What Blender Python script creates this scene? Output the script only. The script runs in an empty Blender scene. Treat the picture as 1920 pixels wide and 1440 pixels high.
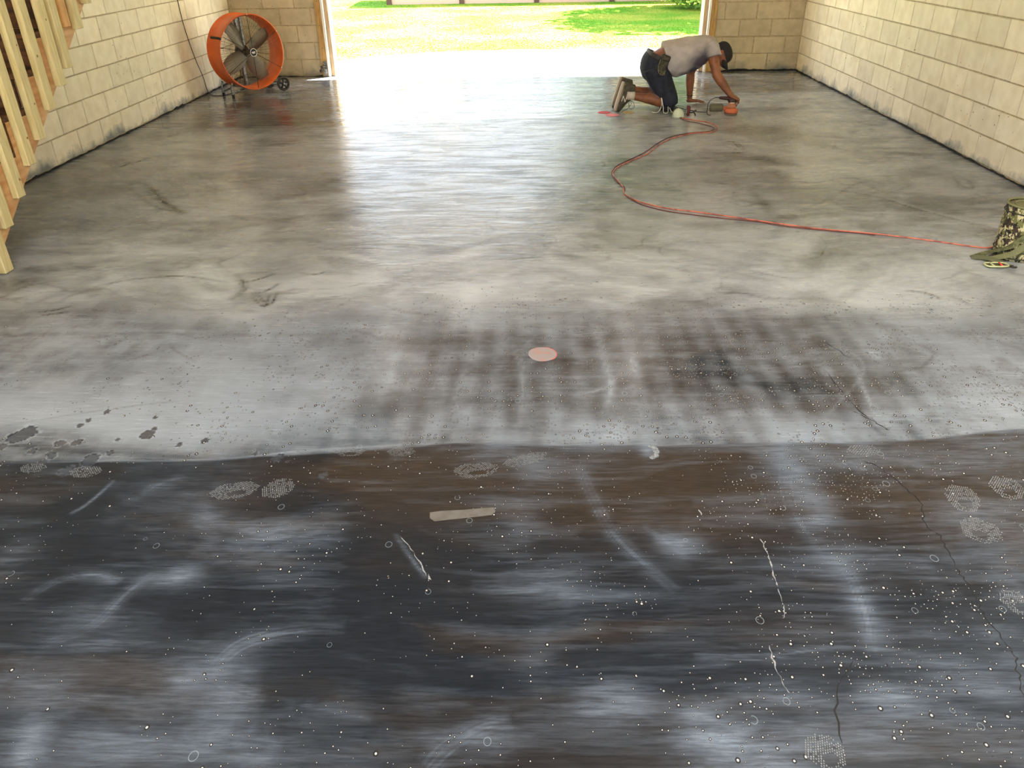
import bpy, bmesh, math, random
import numpy as np
from mathutils import Vector, Matrix
random.seed(7)
rng = np.random.default_rng(7)
C = bpy.context.scene.collection
PI = math.pi

# ------------------------------------------------------------------ camera
CAM_H, FPX = 1.6067, 1458.7
_pi, _ya, _ro = 0.524249, 0.029657, -0.016985
CAM_R = (Matrix.Rotation(_ya, 3, 'Z') @ Matrix.Rotation(PI/2-_pi, 3, 'X') @ Matrix.Rotation(_ro, 3, 'Z'))
cd = bpy.data.cameras.new('camera'); cam = bpy.data.objects.new('camera', cd); C.objects.link(cam)
cam.matrix_world = Matrix.Translation((0, 0, CAM_H)) @ CAM_R.to_4x4()
cd.sensor_width = 36; cd.lens = 36*FPX/1920; cd.clip_start = .05; cd.clip_end = 500
bpy.context.scene.camera = cam

# ------------------------------------------------------------------ world, sun, lamps, exposure
sc = bpy.context.scene
sc.view_settings.view_transform = 'Standard'; sc.view_settings.look = 'None'
sc.view_settings.gamma = 1; sc.view_settings.exposure = 1.0
try: sc.view_settings.use_curve_mapping = False
except Exception: pass
SKY = 2.35
w = bpy.data.worlds.new('sky'); sc.world = w; w.use_nodes = True
nt = w.node_tree; bg = nt.nodes['Background']
tc = nt.nodes.new('ShaderNodeTexCoord'); sx = nt.nodes.new('ShaderNodeSeparateXYZ'); rp = nt.nodes.new('ShaderNodeValToRGB')
nt.links.new(tc.outputs['Generated'], sx.inputs[0]); nt.links.new(sx.outputs['Z'], rp.inputs[0])
rp.color_ramp.elements[0].color = (.95, .98, 1, 1); rp.color_ramp.elements[0].position = 0.0
rp.color_ramp.elements[1].color = (.55, .74, 1, 1); rp.color_ramp.elements[1].position = .8
nt.links.new(rp.outputs[0], bg.inputs[0]); bg.inputs[1].default_value = SKY

sl = bpy.data.lights.new('sun', 'SUN'); sl.energy = 38; sl.angle = math.radians(.55); sl.color = (1, .96, .88)
so = bpy.data.objects.new('sun', sl); C.objects.link(so)
SUN = Vector((.707*.33, .707*.33, .945)).normalized()
so.rotation_euler = SUN.to_track_quat('Z', 'Y').to_euler(); so.location = (10, 20, 30)
LAMPS = [(-1.517, 7.517, 7, 'over the left half'), (1.095, 7.502, 7, 'over the right half'), (-.82, 9.41, 3, 'nearest the doorway')]
LAMP_COL = (1, .95, .86)
FILL = [(-1.7, 1.7, 38, 'left'), (1.6, 1.7, 62, 'right'), (0, -.6, 15, 'middle')]  # fill lights added out of view to brighten the walls and floor

# ------------------------------------------------------------------ helpers
def lin(r, g, b):
    f = lambda c: (c/255/12.92 if c/255 <= .04045 else ((c/255+.055)/1.055)**2.4)
    return (f(r), f(g), f(b), 1)
def W(u, v, z=0.0):                      # where the ray of a measured point meets the height z
    d = CAM_R @ Vector(((u-960)/FPX, -(v-720)/FPX, -1)); t = (z-CAM_H)/d.z
    return Vector((t*d.x, t*d.y, z))
MATS = {}
def mat(name, col, rough=.6, metal=0, noise=None, spec=.5, rnd=0, bump=0, bscale=60, alpha=1, stretch=(1,1,1), coat=0):
    if name in MATS: return MATS[name]
    m = bpy.data.materials.new(name); m.use_nodes = True; n = m.node_tree; b = n.nodes['Principled BSDF']
    b.inputs['Roughness'].default_value = rough; b.inputs['Metallic'].default_value = metal
    b.inputs['Specular IOR Level'].default_value = spec; b.inputs['Base Color'].default_value = col
    b.inputs['Alpha'].default_value = alpha; b.inputs['Coat Weight'].default_value = coat
    L = n.links.new
    src = None
    if noise:
        c2, scale, lo, hi = noise
        g = n.nodes.new('ShaderNodeNewGeometry'); mp = n.nodes.new('ShaderNodeMapping'); mp.inputs['Scale'].default_value = stretch
        L(g.outputs['Position'], mp.inputs[0])
        nz = n.nodes.new('ShaderNodeTexNoise'); nz.inputs['Scale'].default_value = scale; nz.inputs['Detail'].default_value = 6
        L(mp.outputs[0], nz.inputs['Vector'])
        mr = n.nodes.new('ShaderNodeMapRange'); mr.inputs[1].default_value = lo; mr.inputs[2].default_value = hi
        L(nz.outputs[0], mr.inputs[0])
        mx = n.nodes.new('ShaderNodeMix'); mx.data_type = 'RGBA'; mx.inputs[6].default_value = col; mx.inputs[7].default_value = c2
        L(mr.outputs[0], mx.inputs[0]); src = mx.outputs[2]
    if rnd:
        oi = n.nodes.new('ShaderNodeObjectInfo'); mr2 = n.nodes.new('ShaderNodeMapRange')
        mr2.inputs[3].default_value = 1-rnd; mr2.inputs[4].default_value = 1+rnd*.6
        L(oi.outputs['Random'], mr2.inputs[0])
        hs = n.nodes.new('ShaderNodeHueSaturation'); hs.inputs['Color'].default_value = col
        if src: L(src, hs.inputs['Color'])
        L(mr2.outputs[0], hs.inputs['Value']); src = hs.outputs[0]
    if src: L(src, b.inputs['Base Color'])
    if bump:
        g = n.nodes.new('ShaderNodeNewGeometry'); nz = n.nodes.new('ShaderNodeTexNoise'); nz.inputs['Scale'].default_value = bscale
        nz.inputs['Detail'].default_value = 4; L(g.outputs['Position'], nz.inputs['Vector'])
        bp = n.nodes.new('ShaderNodeBump'); bp.inputs['Strength'].default_value = bump; bp.inputs['Distance'].default_value = .01
        L(nz.outputs[0], bp.inputs['Height']); L(bp.outputs[0], b.inputs['Normal'])
    MATS[name] = m; return m
def obj(name, bm, m, parent=None, smooth=False):
    me = bpy.data.meshes.new(name)
    bmesh.ops.recalc_face_normals(bm, faces=bm.faces[:])
    bm.to_mesh(me); bm.free()
    if m: me.materials.append(m)
    if smooth: me.polygons.foreach_set('use_smooth', [True]*len(me.polygons))
    o = bpy.data.objects.new(name, me); C.objects.link(o)
    if parent: o.parent = parent
    return o
def tag(o, label, cat, group=None, kind=None):
    o['label'] = label; o['category'] = cat
    if group: o['group'] = group
    if kind: o['kind'] = kind
    return o
def thing(name, label, cat, loc=(0,0,0), rotz=0, group=None):
    o = bpy.data.objects.new(name, None); C.objects.link(o); o.location = loc; o.rotation_euler = (0,0,rotz)
    o.empty_display_size = .1
    bpy.context.view_layer.update()
    return tag(o, label, cat, group)
def struct(name, bm, m, parent=None):
    o = obj(name, bm, m, parent)
    if not parent: o['kind'] = 'structure'
    return o
def box(bm, x0, x1, y0, y1, z0, z1, bev=0):
    r = bmesh.ops.create_cube(bm, size=1)
    M = Matrix.Translation(((x0+x1)/2, (y0+y1)/2, (z0+z1)/2)) @ Matrix.Diagonal((abs(x1-x0), abs(y1-y0), abs(z1-z0), 1))
    bmesh.ops.transform(bm, matrix=M, verts=r['verts'])
    if bev:
        es = list({e for v in r['verts'] for e in v.link_edges})
        bmesh.ops.bevel(bm, geom=es, offset=bev, segments=1, affect='EDGES', profile=.5)
    return bm
def nb(): return bmesh.new()
def frame_of(d, up=Vector((0,0,1))):
    d = d.normalized()
    if abs(d.dot(up)) > .98: up = Vector((1,0,0))
    s = d.cross(up).normalized(); return s, s.cross(d).normalized()
def tube(bm, pts, r, seg=8, cap=True, closed=False, up=Vector((0,0,1)), flat=1.0):
    """tube through pts; r number or list of radii (or (ra,rb) pairs)"""
    pts = [Vector(p) for p in pts]; n = len(pts); rings = []
    for i, p in enumerate(pts):
        if closed: d = pts[(i+1) % n]-pts[i-1]
        else: d = pts[min(i+1, n-1)]-pts[max(i-1, 0)]
        s, t = frame_of(d, up)
        rr = r[i] if isinstance(r, (list, tuple)) else r
        ra, rb = rr if isinstance(rr, (list, tuple)) else (rr, rr*flat)
        rings.append([bm.verts.new(p+s*ra*math.cos(2*PI*k/seg)+t*rb*math.sin(2*PI*k/seg)) for k in range(seg)])
    for i in range(n if closed else n-1):
        a, b = rings[i], rings[(i+1) % n]
        for k in range(seg): bm.faces.new((a[k], a[(k+1) % seg], b[(k+1) % seg], b[k]))
    if cap and not closed:
        bm.faces.new(rings[0][::-1]); bm.faces.new(rings[-1])
    return bm
def smooth_path(pts, sub=6, closed=False):
    P = [Vector(p) for p in pts]; out = []; n = len(P)
    for i in range(n if closed else n-1):
        p0 = P[(i-1) % n] if closed or i else P[0]; p1 = P[i]; p2 = P[(i+1) % n]; p3 = P[(i+2) % n] if closed or i+2 < n else P[-1]
        for k in range(sub):
            t = k/sub
            out.append(.5*((2*p1)+(p2-p0)*t+(2*p0-5*p1+4*p2-p3)*t*t+(3*p1-p0-3*p2+p3)*t**3))
    if not closed: out.append(P[-1])
    return out
def capsule(bm, pts, rad, seg=14, up=Vector((0,0,1))):
    """closed limb with round ends; rad list of r or (ra, rb)"""
    P = [Vector(p) for p in pts]; R = [(q if isinstance(q, (tuple, list)) else (q, q)) for q in rad]
    a = (P[0]-P[1]).normalized(); b = (P[-1]-P[-2]).normalized()
    PP, RR = [], []
    for f in (.98, .75, .4): PP.append(P[0]+a*min(R[0])*f); RR.append((R[0][0]*math.sqrt(1-f*f)+1e-4, R[0][1]*math.sqrt(1-f*f)+1e-4))
    PP += P; RR += R
    for f in (.4, .75, .98): PP.append(P[-1]+b*min(R[-1])*f); RR.append((R[-1][0]*math.sqrt(1-f*f)+1e-4, R[-1][1]*math.sqrt(1-f*f)+1e-4))
    return tube(bm, PP, RR, seg, up=up)
def ellipsoid(bm, c, ax, seg=16):
    """ax three Vectors (half axes)"""
    r = bmesh.ops.create_uvsphere(bm, u_segments=seg, v_segments=max(6, seg//2+2), radius=1)
    M = Matrix(((ax[0].x, ax[1].x, ax[2].x, c[0]), (ax[0].y, ax[1].y, ax[2].y, c[1]), (ax[0].z, ax[1].z, ax[2].z, c[2]), (0,0,0,1)))
    bmesh.ops.transform(bm, matrix=M, verts=r['verts']); return bm
def melt(name, bm, m, parent, voxel=.006, smooth=6):
    """fuse the overlapping volumes of bm into one continuous surface"""
    o = obj(name, bm, m)
    md = o.modifiers.new('r', 'REMESH'); md.mode = 'VOXEL'; md.voxel_size = voxel; md.use_smooth_shade = True
    ms = o.modifiers.new('s', 'SMOOTH'); ms.factor = .5; ms.iterations = smooth
    bpy.context.view_layer.update()
    me = bpy.data.meshes.new_from_object(o.evaluated_get(bpy.context.evaluated_depsgraph_get()))
    o.modifiers.clear(); old = o.data; o.data = me; bpy.data.meshes.remove(old); me.name = name
    if not me.materials: me.materials.append(m)
    me.polygons.foreach_set('use_smooth', [True]*len(me.polygons))
    if parent: o.parent = parent
    return o
def place_child(o, root):                # mesh given in world coordinates under a root that stands elsewhere
    o.parent = root; o.matrix_parent_inverse = root.matrix_world.inverted(); return o

# ------------------------------------------------------------------ room dimensions
XL, XR, YD, YB = -3.900, 3.484, 11.007, -1.6
Z1, CH, CW = .2135, .2032, .4064
CEIL = 2.75
def zc(k): return 0 if k <= 0 else Z1+(k-1)*CH
DX0, DX1, DH = -2.63, 2.20, 2.13         # door opening

# ------------------------------------------------------------------ floor
def vnoise(x, y, seed):
    xi = np.floor(x).astype(np.int64); yi = np.floor(y).astype(np.int64)
    fx = x-xi; fy = y-yi; fx = fx*fx*fx*(fx*(fx*6-15)+10); fy = fy*fy*fy*(fy*(fy*6-15)+10)
    def h(a, b):
        n = (a*374761393+b*668265263+seed*1442695041) & 0xffffffff
        n = ((n ^ (n >> 13))*1274126177) & 0xffffffff
        return ((n ^ (n >> 16)) & 0xffff)/65535.0
    a, b, c, d = h(xi, yi), h(xi+1, yi), h(xi, yi+1), h(xi+1, yi+1)
    return (a*(1-fx)+b*fx)*(1-fy)+(c*(1-fx)+d*fx)*fy
def fbm(x, y, seed, octs=4, gain=.5):
    s = 0; a = 1; t = 0
    for i in range(octs):
        s = s+a*vnoise(x*2**i+i*17.3, y*2**i+i*9.1, seed+i); t += a; a *= gain
    return s/t
def sstep(a, b, x):
    t = np.clip((x-a)/(b-a), 0, 1); return t*t*(3-2*t)
def make_floor():
    # rows get wider apart with distance (level of detail); columns denser in the middle of the hall
    f = math.tan(1.0)
    dep = np.linspace(math.radians(8.0), math.radians(61), 640)
    ys = (CAM_H/np.tan(dep))[::-1]
    ys = ys[(ys > .8) & (ys < YD+.4)]
    ys = np.concatenate([[YB, -1, -.5, 0, .5], ys, [YD+.45]])
    nC, nS = 620, 14
    t = np.linspace(-1, 1, nC)
    X = np.zeros((len(ys), nC+2*nS)); Y = np.repeat(ys[:, None], nC+2*nS, 1)
    for i, y in enumerate(ys):
        wv = min(3.3, .78*math.hypot(max(y, .9), 1.2)+.1)
        c = .03*max(y, 0)*-1
        cc = np.clip(c+t*wv, XL+.05, XR-.05)
        left = np.linspace(XL-.05, cc[0], nS+1)[:-1]; right = np.linspace(cc[-1], XR+.05, nS+1)[1:]
        X[i] = np.concatenate([left, cc, right])
    x, y = X.ravel(), Y.ravel()
    # ---- colour of the coating and of the sanding dust on it
    wx = fbm(x*1.3, y*1.3, 11, 3)-.5; wy = fbm(x*1.3+40, y*1.3, 12, 3)-.5
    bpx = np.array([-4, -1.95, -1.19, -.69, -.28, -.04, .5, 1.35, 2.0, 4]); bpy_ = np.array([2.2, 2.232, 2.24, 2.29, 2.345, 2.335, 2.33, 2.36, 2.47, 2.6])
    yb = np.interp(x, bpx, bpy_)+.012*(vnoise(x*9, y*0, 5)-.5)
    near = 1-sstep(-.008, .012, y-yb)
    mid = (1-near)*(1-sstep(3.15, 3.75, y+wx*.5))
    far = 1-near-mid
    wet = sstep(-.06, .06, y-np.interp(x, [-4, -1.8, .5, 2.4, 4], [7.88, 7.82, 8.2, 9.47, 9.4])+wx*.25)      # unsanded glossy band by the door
    # streaks made by the machine: along x near, swirling
    st1 = fbm((x+.15*wy)*1.6, (y+.09*wx)*26, 21, 5, .62)
    st2 = fbm((x+.3*wy)*1.1, (y+.22*wx)*8, 31, 4, .55)
    big = fbm(x*2.2+wx, y*2.2+wy, 41, 4)
    sm = fbm(x*7+2*wx, y*9+2*wy, 51, 4, .6)
    stf = fbm((x+.2*wy)*3.5, (y+.10*wx)*60, 91, 4, .7); hz = fbm((x+.4*wy)*5, (y+.4*wx)*9, 95, 5, .65)
    dust_n = np.clip(.030+.42*(st1-.45)+.26*(st2-.47)+.30*(big-.54)+.32*(stf-.5)+.30*(hz-.5), .008, .6)
    # middle: pale film with dark stripes along y
    sw = np.sin(2*PI*(x+.05*wx+.012*(vnoise(x*3, y*6, 9)-.5))/.115)
    smask = sstep(-.95, -.35, x)*(1-sstep(1.35, 2.0, x))*(1-sstep(3.35, 3.75, y+wx*.4))
    dust_m = .66+.5*(big-.5)+.55*(sm-.5)-smask*(.16+.13*np.clip(sw+2.4*(sm-.5)+.5*(vnoise(x*4, y*3, 8)-.5), -.7, 1))+.45*(fbm(x*16, y*9, 61, 5, .65)-.5)+.4*(st1-.5)
    # far: even grey with long smears
    smr = fbm((x+.5*wy)*1.7, (y+.7*wx)*3.6, 71, 6, .62)
    smr2 = fbm((x+y*.5+.5*wy)*3.4, (y-.3*x+.6*wx)*5, 75, 5, .62)
    rdg = 1-sstep(0, .012, abs(fbm((x+.3*wy)*1.5, (y+.3*wx)*2.2, 101, 3)-.5)); rdg = rdg*sstep(.48, .6, fbm(x*1.2, y*1.6, 105, 2))
    dust_f = .80+1.05*(smr-.5)+.75*(smr2-.5)+.3*(big-.5)+.45*(fbm((x+.6*wy)*7, (y+.8*wx)*11, 81, 5, .68)-.5)-.30*rdg
    dust_f = dust_f-.30*wet*(.4+1.6*np.clip(smr2, 0, 1))
    dust = near*dust_n+mid*np.clip(dust_m, .05, .95)+far*np.clip(dust_f, .1, 1)
    # brown tint of the coating
    brown = np.clip(near*sstep(-.75, -.5, x+.12*wx*4)*(sstep(1.45, 2.1, y+.35*(st2-.5)+wx*.3))*(.55+1.3*(st2-.4))*1.2
                    + near*.35*sstep(.5, .62, st2+.25*(big-.5)) + mid*sstep(.35, .6, big+.3*(sm-.5)+.25*smask-.05)*.9 + far*.55, 0, 1)
    bub = near*.26+mid*.6*sstep(-1.5, 0, x+.3)+.15*mid
    rough = near*.34+mid*.25+far*.20-.10*wet
    def splat(u, v, ru, rv, amt, ang=0, soft=1.0, ch='dust', nz=.6):
        nonlocal dust, brown, bub
        if ch == 'dust' and v > 870: amt = amt*(.78 if amt > 0 else 1.0)
        p = W(u, v); pr = W(u+1, v)-p; pv = W(u, v+1)-p
        sxm = ru*pr.length; sym = rv*pv.length
        dx, dy = x-p.x, y-p.y
        sel = (abs(dx) < 3*max(sxm, sym)+.02) & (abs(dy) < 3*max(sxm, sym)+.02)
        ca, sa = math.cos(ang), math.sin(ang)
        q = ((dx[sel]*ca+dy[sel]*sa)/sxm)**2+((-dx[sel]*sa+dy[sel]*ca)/sym)**2
        q = q*(1+nz*(sm[sel]-.5)*2+nz*(st1[sel]-.5)*1.5)
        g = np.exp(-q**soft)*amt
        if ch == 'dust': g = g*np.clip(.85+1.6*(hz[sel]-.5)+1.2*(stf[sel]-.5), .1, 1.3)
        if ch == 'dust': dust[sel] = dust[sel]+g*(1-dust[sel]) if amt > 0 else dust[sel]*(1+g)
        elif ch == 'brown': brown[sel] = np.clip(brown[sel]+g, 0, 1)
        else: bub[sel] = np.clip(bub[sel]+g, 0, 1.5)
    def stroke(pts, wpx, amt, streak=.7):
        nonlocal dust
        P = smooth_path([W(*q) for q in pts], 8)
        seg = np.array([[q.x, q.y] for q in P]); dmin = np.full(x.shape, 9.0)
        sel = (x > seg[:, 0].min()-.3) & (x < seg[:, 0].max()+.3) & (y > seg[:, 1].min()-.3) & (y < seg[:, 1].max()+.3)
        xs, ysel = x[sel], y[sel]; dm = np.full(xs.shape, 9.0); tp = np.zeros(xs.shape)
        for i in range(len(seg)-1):
            a, b = seg[i], seg[i+1]; ab = b-a; l2 = (ab**2).sum()+1e-9
            tt = np.clip(((xs-a[0])*ab[0]+(ysel-a[1])*ab[1])/l2, 0, 1)
            d = np.hypot(xs-a[0]-tt*ab[0], ysel-a[1]-tt*ab[1]); m_ = d < dm
            dm[m_] = d[m_]; tp[m_] = (i+tt[m_])/(len(seg)-1)
        mp = W(*pts[len(pts)//2]); wm = wpx*(W(pts[len(pts)//2][0]+1, pts[len(pts)//2][1])-mp).length
        fade = np.sin(np.clip(tp, 0, 1)*PI)**.5
        ln = vnoise(dm/wm*5, tp*3, 77)
        g = np.exp(-(dm/wm)**2)*amt*fade*(1-streak+streak*1.7*ln)
        if wpx > 6: g = g*np.clip(.8+1.8*(hz[sel]-.5)+1.6*(stf[sel]-.5), .05, 1.3)
        dust[sel] = np.clip(dust[sel]+g*(1-dust[sel]) if amt > 0 else dust[sel]*(1+g), 0, 1)
    for a in FLOOR_SPLATS: splat(*a[:5], **(a[5] if len(a) > 5 else {}))
    for a in FLOOR_STROKES: stroke(a[0], a[1]*(1.5 if a[0][0][1] < 600 else 1), a[2]*(1.7 if a[0][0][1] < 600 else 1), *a[3:])
    # pits with a pale ring, left of the step
    for (u, v, r) in PITS:
        p = W(u, v); s = r*(W(u+1, v)-p).length
        dx, dy = x-p.x, y-p.y; sel = (abs(dx) < 3*s) & (abs(dy) < 4*s)
        q = np.hypot(dx[sel], dy[sel]*.8)/s*(1+.5*(vnoise(x[sel]*40, y[sel]*40, int(u))-.5))
        dust[sel] = np.where(q < .8, .16+.1*sm[sel], np.where(q < .9, .06, np.where(q < 1.12, np.minimum(1, dust[sel]+.22), dust[sel])))
    dust = np.clip(dust, 0, 1)
    dark = np.stack([.0075+.017*brown, .0100+.0075*brown, .015-.002*brown], 1)
    greyn = np.array([.20, .245, .315]); greyf = np.array([.40, .425, .45])  # near grey is bluish: daylight from behind put into the colour
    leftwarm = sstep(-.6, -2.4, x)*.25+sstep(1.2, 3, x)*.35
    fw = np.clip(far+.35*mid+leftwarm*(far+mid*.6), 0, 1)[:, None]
    pale = (greyn*(1-fw)+greyf*fw)*(1-.36*near[:, None]-.22*mid[:, None])  # near and middle darkened to offset the stronger lamp light there
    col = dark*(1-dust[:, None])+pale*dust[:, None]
    # floor darker along the walls
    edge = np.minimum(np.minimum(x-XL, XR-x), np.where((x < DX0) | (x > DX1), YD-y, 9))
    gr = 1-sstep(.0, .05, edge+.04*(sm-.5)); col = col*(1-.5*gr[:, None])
    col = np.clip(col, .004, .9)
    # ---- mesh
    ny, nx = X.shape; me = bpy.data.meshes.new('floor')
    co = np.zeros((ny*nx, 3), np.float32); co[:, 0] = x; co[:, 1] = y
    i = np.arange(ny-1)[:, None]*nx+np.arange(nx-1)[None, :]
    fcs = np.stack([i, i+1, i+nx+1, i+nx], -1).reshape(-1, 4).astype(np.int32)
    me.vertices.add(len(co)); me.vertices.foreach_set('co', co.ravel())
    me.loops.add(fcs.size); me.loops.foreach_set('vertex_index', fcs.ravel())
    me.polygons.add(len(fcs)); me.polygons.foreach_set('loop_start', np.arange(0, fcs.size, 4, dtype=np.int32))
    me.polygons.foreach_set('loop_total', np.full(len(fcs), 4, np.int32))
    me.update()
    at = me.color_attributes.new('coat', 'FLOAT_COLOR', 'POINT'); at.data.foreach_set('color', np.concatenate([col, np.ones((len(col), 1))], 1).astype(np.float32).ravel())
    fx = np.stack([bub, rough, wet*far+.6*far*(1-wet), wet-near*2], 1)
    at = me.color_attributes.new('surf', 'FLOAT_COLOR', 'POINT'); at.data.foreach_set('color', fx.astype(np.float32).ravel())
    o = bpy.data.objects.new('floor', me); C.objects.link(o); o['kind'] = 'structure'
    m = bpy.data.materials.new('floor_coating'); m.use_nodes = True; n = m.node_tree; b = n.nodes['Principled BSDF']; L = n.links.new
    def N(t, **k):
        q = n.nodes.new(t)
        for a_, v_ in k.items(): setattr(q, a_, v_)
        return q
    ac = N('ShaderNodeAttribute', attribute_name='coat'); af = N('ShaderNodeAttribute', attribute_name='surf')
    sp = N('ShaderNodeSeparateColor'); L(af.outputs['Color'], sp.inputs[0])
    g = N('ShaderNodeNewGeometry')
    def noise(scale, stretch, detail=5, rough=.6, dist=0):
        mp = N('ShaderNodeMapping'); mp.inputs['Scale'].default_value = stretch; L(g.outputs['Position'], mp.inputs[0])
        z = N('ShaderNodeTexNoise'); z.inputs['Scale'].default_value = scale; z.inputs['Detail'].default_value = detail
        z.inputs['Roughness'].default_value = rough; z.inputs['Distortion'].default_value = dist; L(mp.outputs[0], z.inputs['Vector']); return z.outputs[0]
    def mth(op, a_, b_=None, c_=None, clamp=False):
        q = N('ShaderNodeMath', operation=op, use_clamp=clamp)
        for k, v_ in enumerate((a_, b_, c_)):
            if v_ is None: continue
            if isinstance(v_, (int, float)): q.inputs[k].default_value = v_
            else: L(v_, q.inputs[k])
        return q.outputs[0]
    fine = noise(11, (1, 13, 1), 8, .72, .5)                      # fine scratches
    fac = mth('ADD', mth('MULTIPLY', mth('SUBTRACT', fine, .5), mth('MULTIPLY_ADD', mth('MAXIMUM', mth('MULTIPLY', af.outputs['Alpha'], -.5), 0.0), 2.2, .55)), 1.0)
    gr2 = noise(260, (1, 1, 1), 2)
    fac = mth('MULTIPLY', fac, mth('MULTIPLY_ADD', gr2, .3, .85))
    vm = N('ShaderNodeVectorMath', operation='SCALE'); L(ac.outputs['Color'], vm.inputs[0]); L(fac, vm.inputs['Scale'])
    # small burst bubbles: pale core in a dark ring
    def bubbles(scale, seed, rcore, rring, thr):
        mp = N('ShaderNodeMapping'); mp.inputs['Scale'].default_value = (1, .8, 1); mp.inputs['Location'].default_value = (seed, seed*.7, 0)
        L(g.outputs['Position'], mp.inputs[0])
        vo = N('ShaderNodeTexVoronoi'); vo.voronoi_dimensions = '2D'; vo.inputs['Scale'].default_value = scale; L(mp.outputs[0], vo.inputs['Vector'])
        sc_ = N('ShaderNodeSeparateColor'); L(vo.outputs['Color'], sc_.inputs[0])
        clus = noise(3.5, (1, 1, 1), 2)
        cm_ = N('ShaderNodeMapRange'); L(clus, cm_.inputs[0]); cm_.inputs[1].default_value = .42; cm_.inputs[2].default_value = .66; cm_.inputs[3].default_value = .06
        on = mth('GREATER_THAN', mth('MULTIPLY', sp.outputs[0], cm_.outputs[0]), mth('MULTIPLY_ADD', sc_.outputs[0], thr, .01))
        d = mth('DIVIDE', vo.outputs['Distance'], mth('MULTIPLY_ADD', sc_.outputs[1], .8, .5))
        core = mth('MULTIPLY', mth('LESS_THAN', d, rcore), on); ring = mth('MULTIPLY', mth('LESS_THAN', d, rring), on)
        return core, ring
    src = vm.outputs[0]
    rings = bubbles(21, 8.2, .165, .195, 5.0)
    rm = mth('MULTIPLY', mth('SUBTRACT', rings[1], rings[0]), .7)
    m0 = N('ShaderNodeMix', data_type='RGBA'); L(rm, m0.inputs[0]); L(src, m0.inputs[6]); m0.inputs[7].default_value = (.20, .24, .27, 1); src = m0.outputs[2]
    for args in ((34, 1.3, .075, .17, 1.5), (75, 5.1, .09, .21, 1.2), (19, 3.7, .045, .10, 3.5)):
        core, ring = bubbles(*args)
        m1 = N('ShaderNodeMix', data_type='RGBA'); L(ring, m1.inputs[0]); L(src, m1.inputs[6]); m1.inputs[7].default_value = (.012, .010, .010, 1)
        m2 = N('ShaderNodeMix', data_type='RGBA'); L(core, m2.inputs[0]); L(m1.outputs[2], m2.inputs[6]); m2.inputs[7].default_value = (.42, .43, .43, 1)
        src = m2.outputs[2]
    L(src, b.inputs['Base Color'])
    pat = noise(2.2, (1, 5.5, 1), 7, .66, .8)
    mrp = N('ShaderNodeMapRange'); L(pat, mrp.inputs[0]); mrp.inputs[1].default_value = .44; mrp.inputs[2].default_value = .60; mrp.inputs[3].default_value = -.03; mrp.inputs[4].default_value = .22
    rg = mth('MULTIPLY_ADD', fine, .12, mth('SUBTRACT', sp.outputs[1], .05)); rg = mth('ADD', rg, mth('MULTIPLY', mrp.outputs[0], sp.outputs[2])); L(rg, b.inputs['Roughness'])
    L(mth('MULTIPLY_ADD', mth('MAXIMUM', af.outputs['Alpha'], 0.0), .62, .20), b.inputs['Specular IOR Level'])
    h1 = noise(1.6, (1, 2.6, 1), 5, .55, .8); h2 = noise(7, (1, 3.0, 1), 4, .6, .5)
    hh = mth('ADD', mth('MULTIPLY', h1, 1.0), mth('MULTIPLY', h2, .35))
    bp = N('ShaderNodeBump'); bp.inputs['Distance'].default_value = .02; L(hh, bp.inputs['Height'])
    L(mth('MULTIPLY_ADD', sp.outputs[2], .32, .06), bp.inputs['Strength']); L(bp.outputs[0], b.inputs['Normal'])
    me.materials.append(m)
    return o
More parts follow.
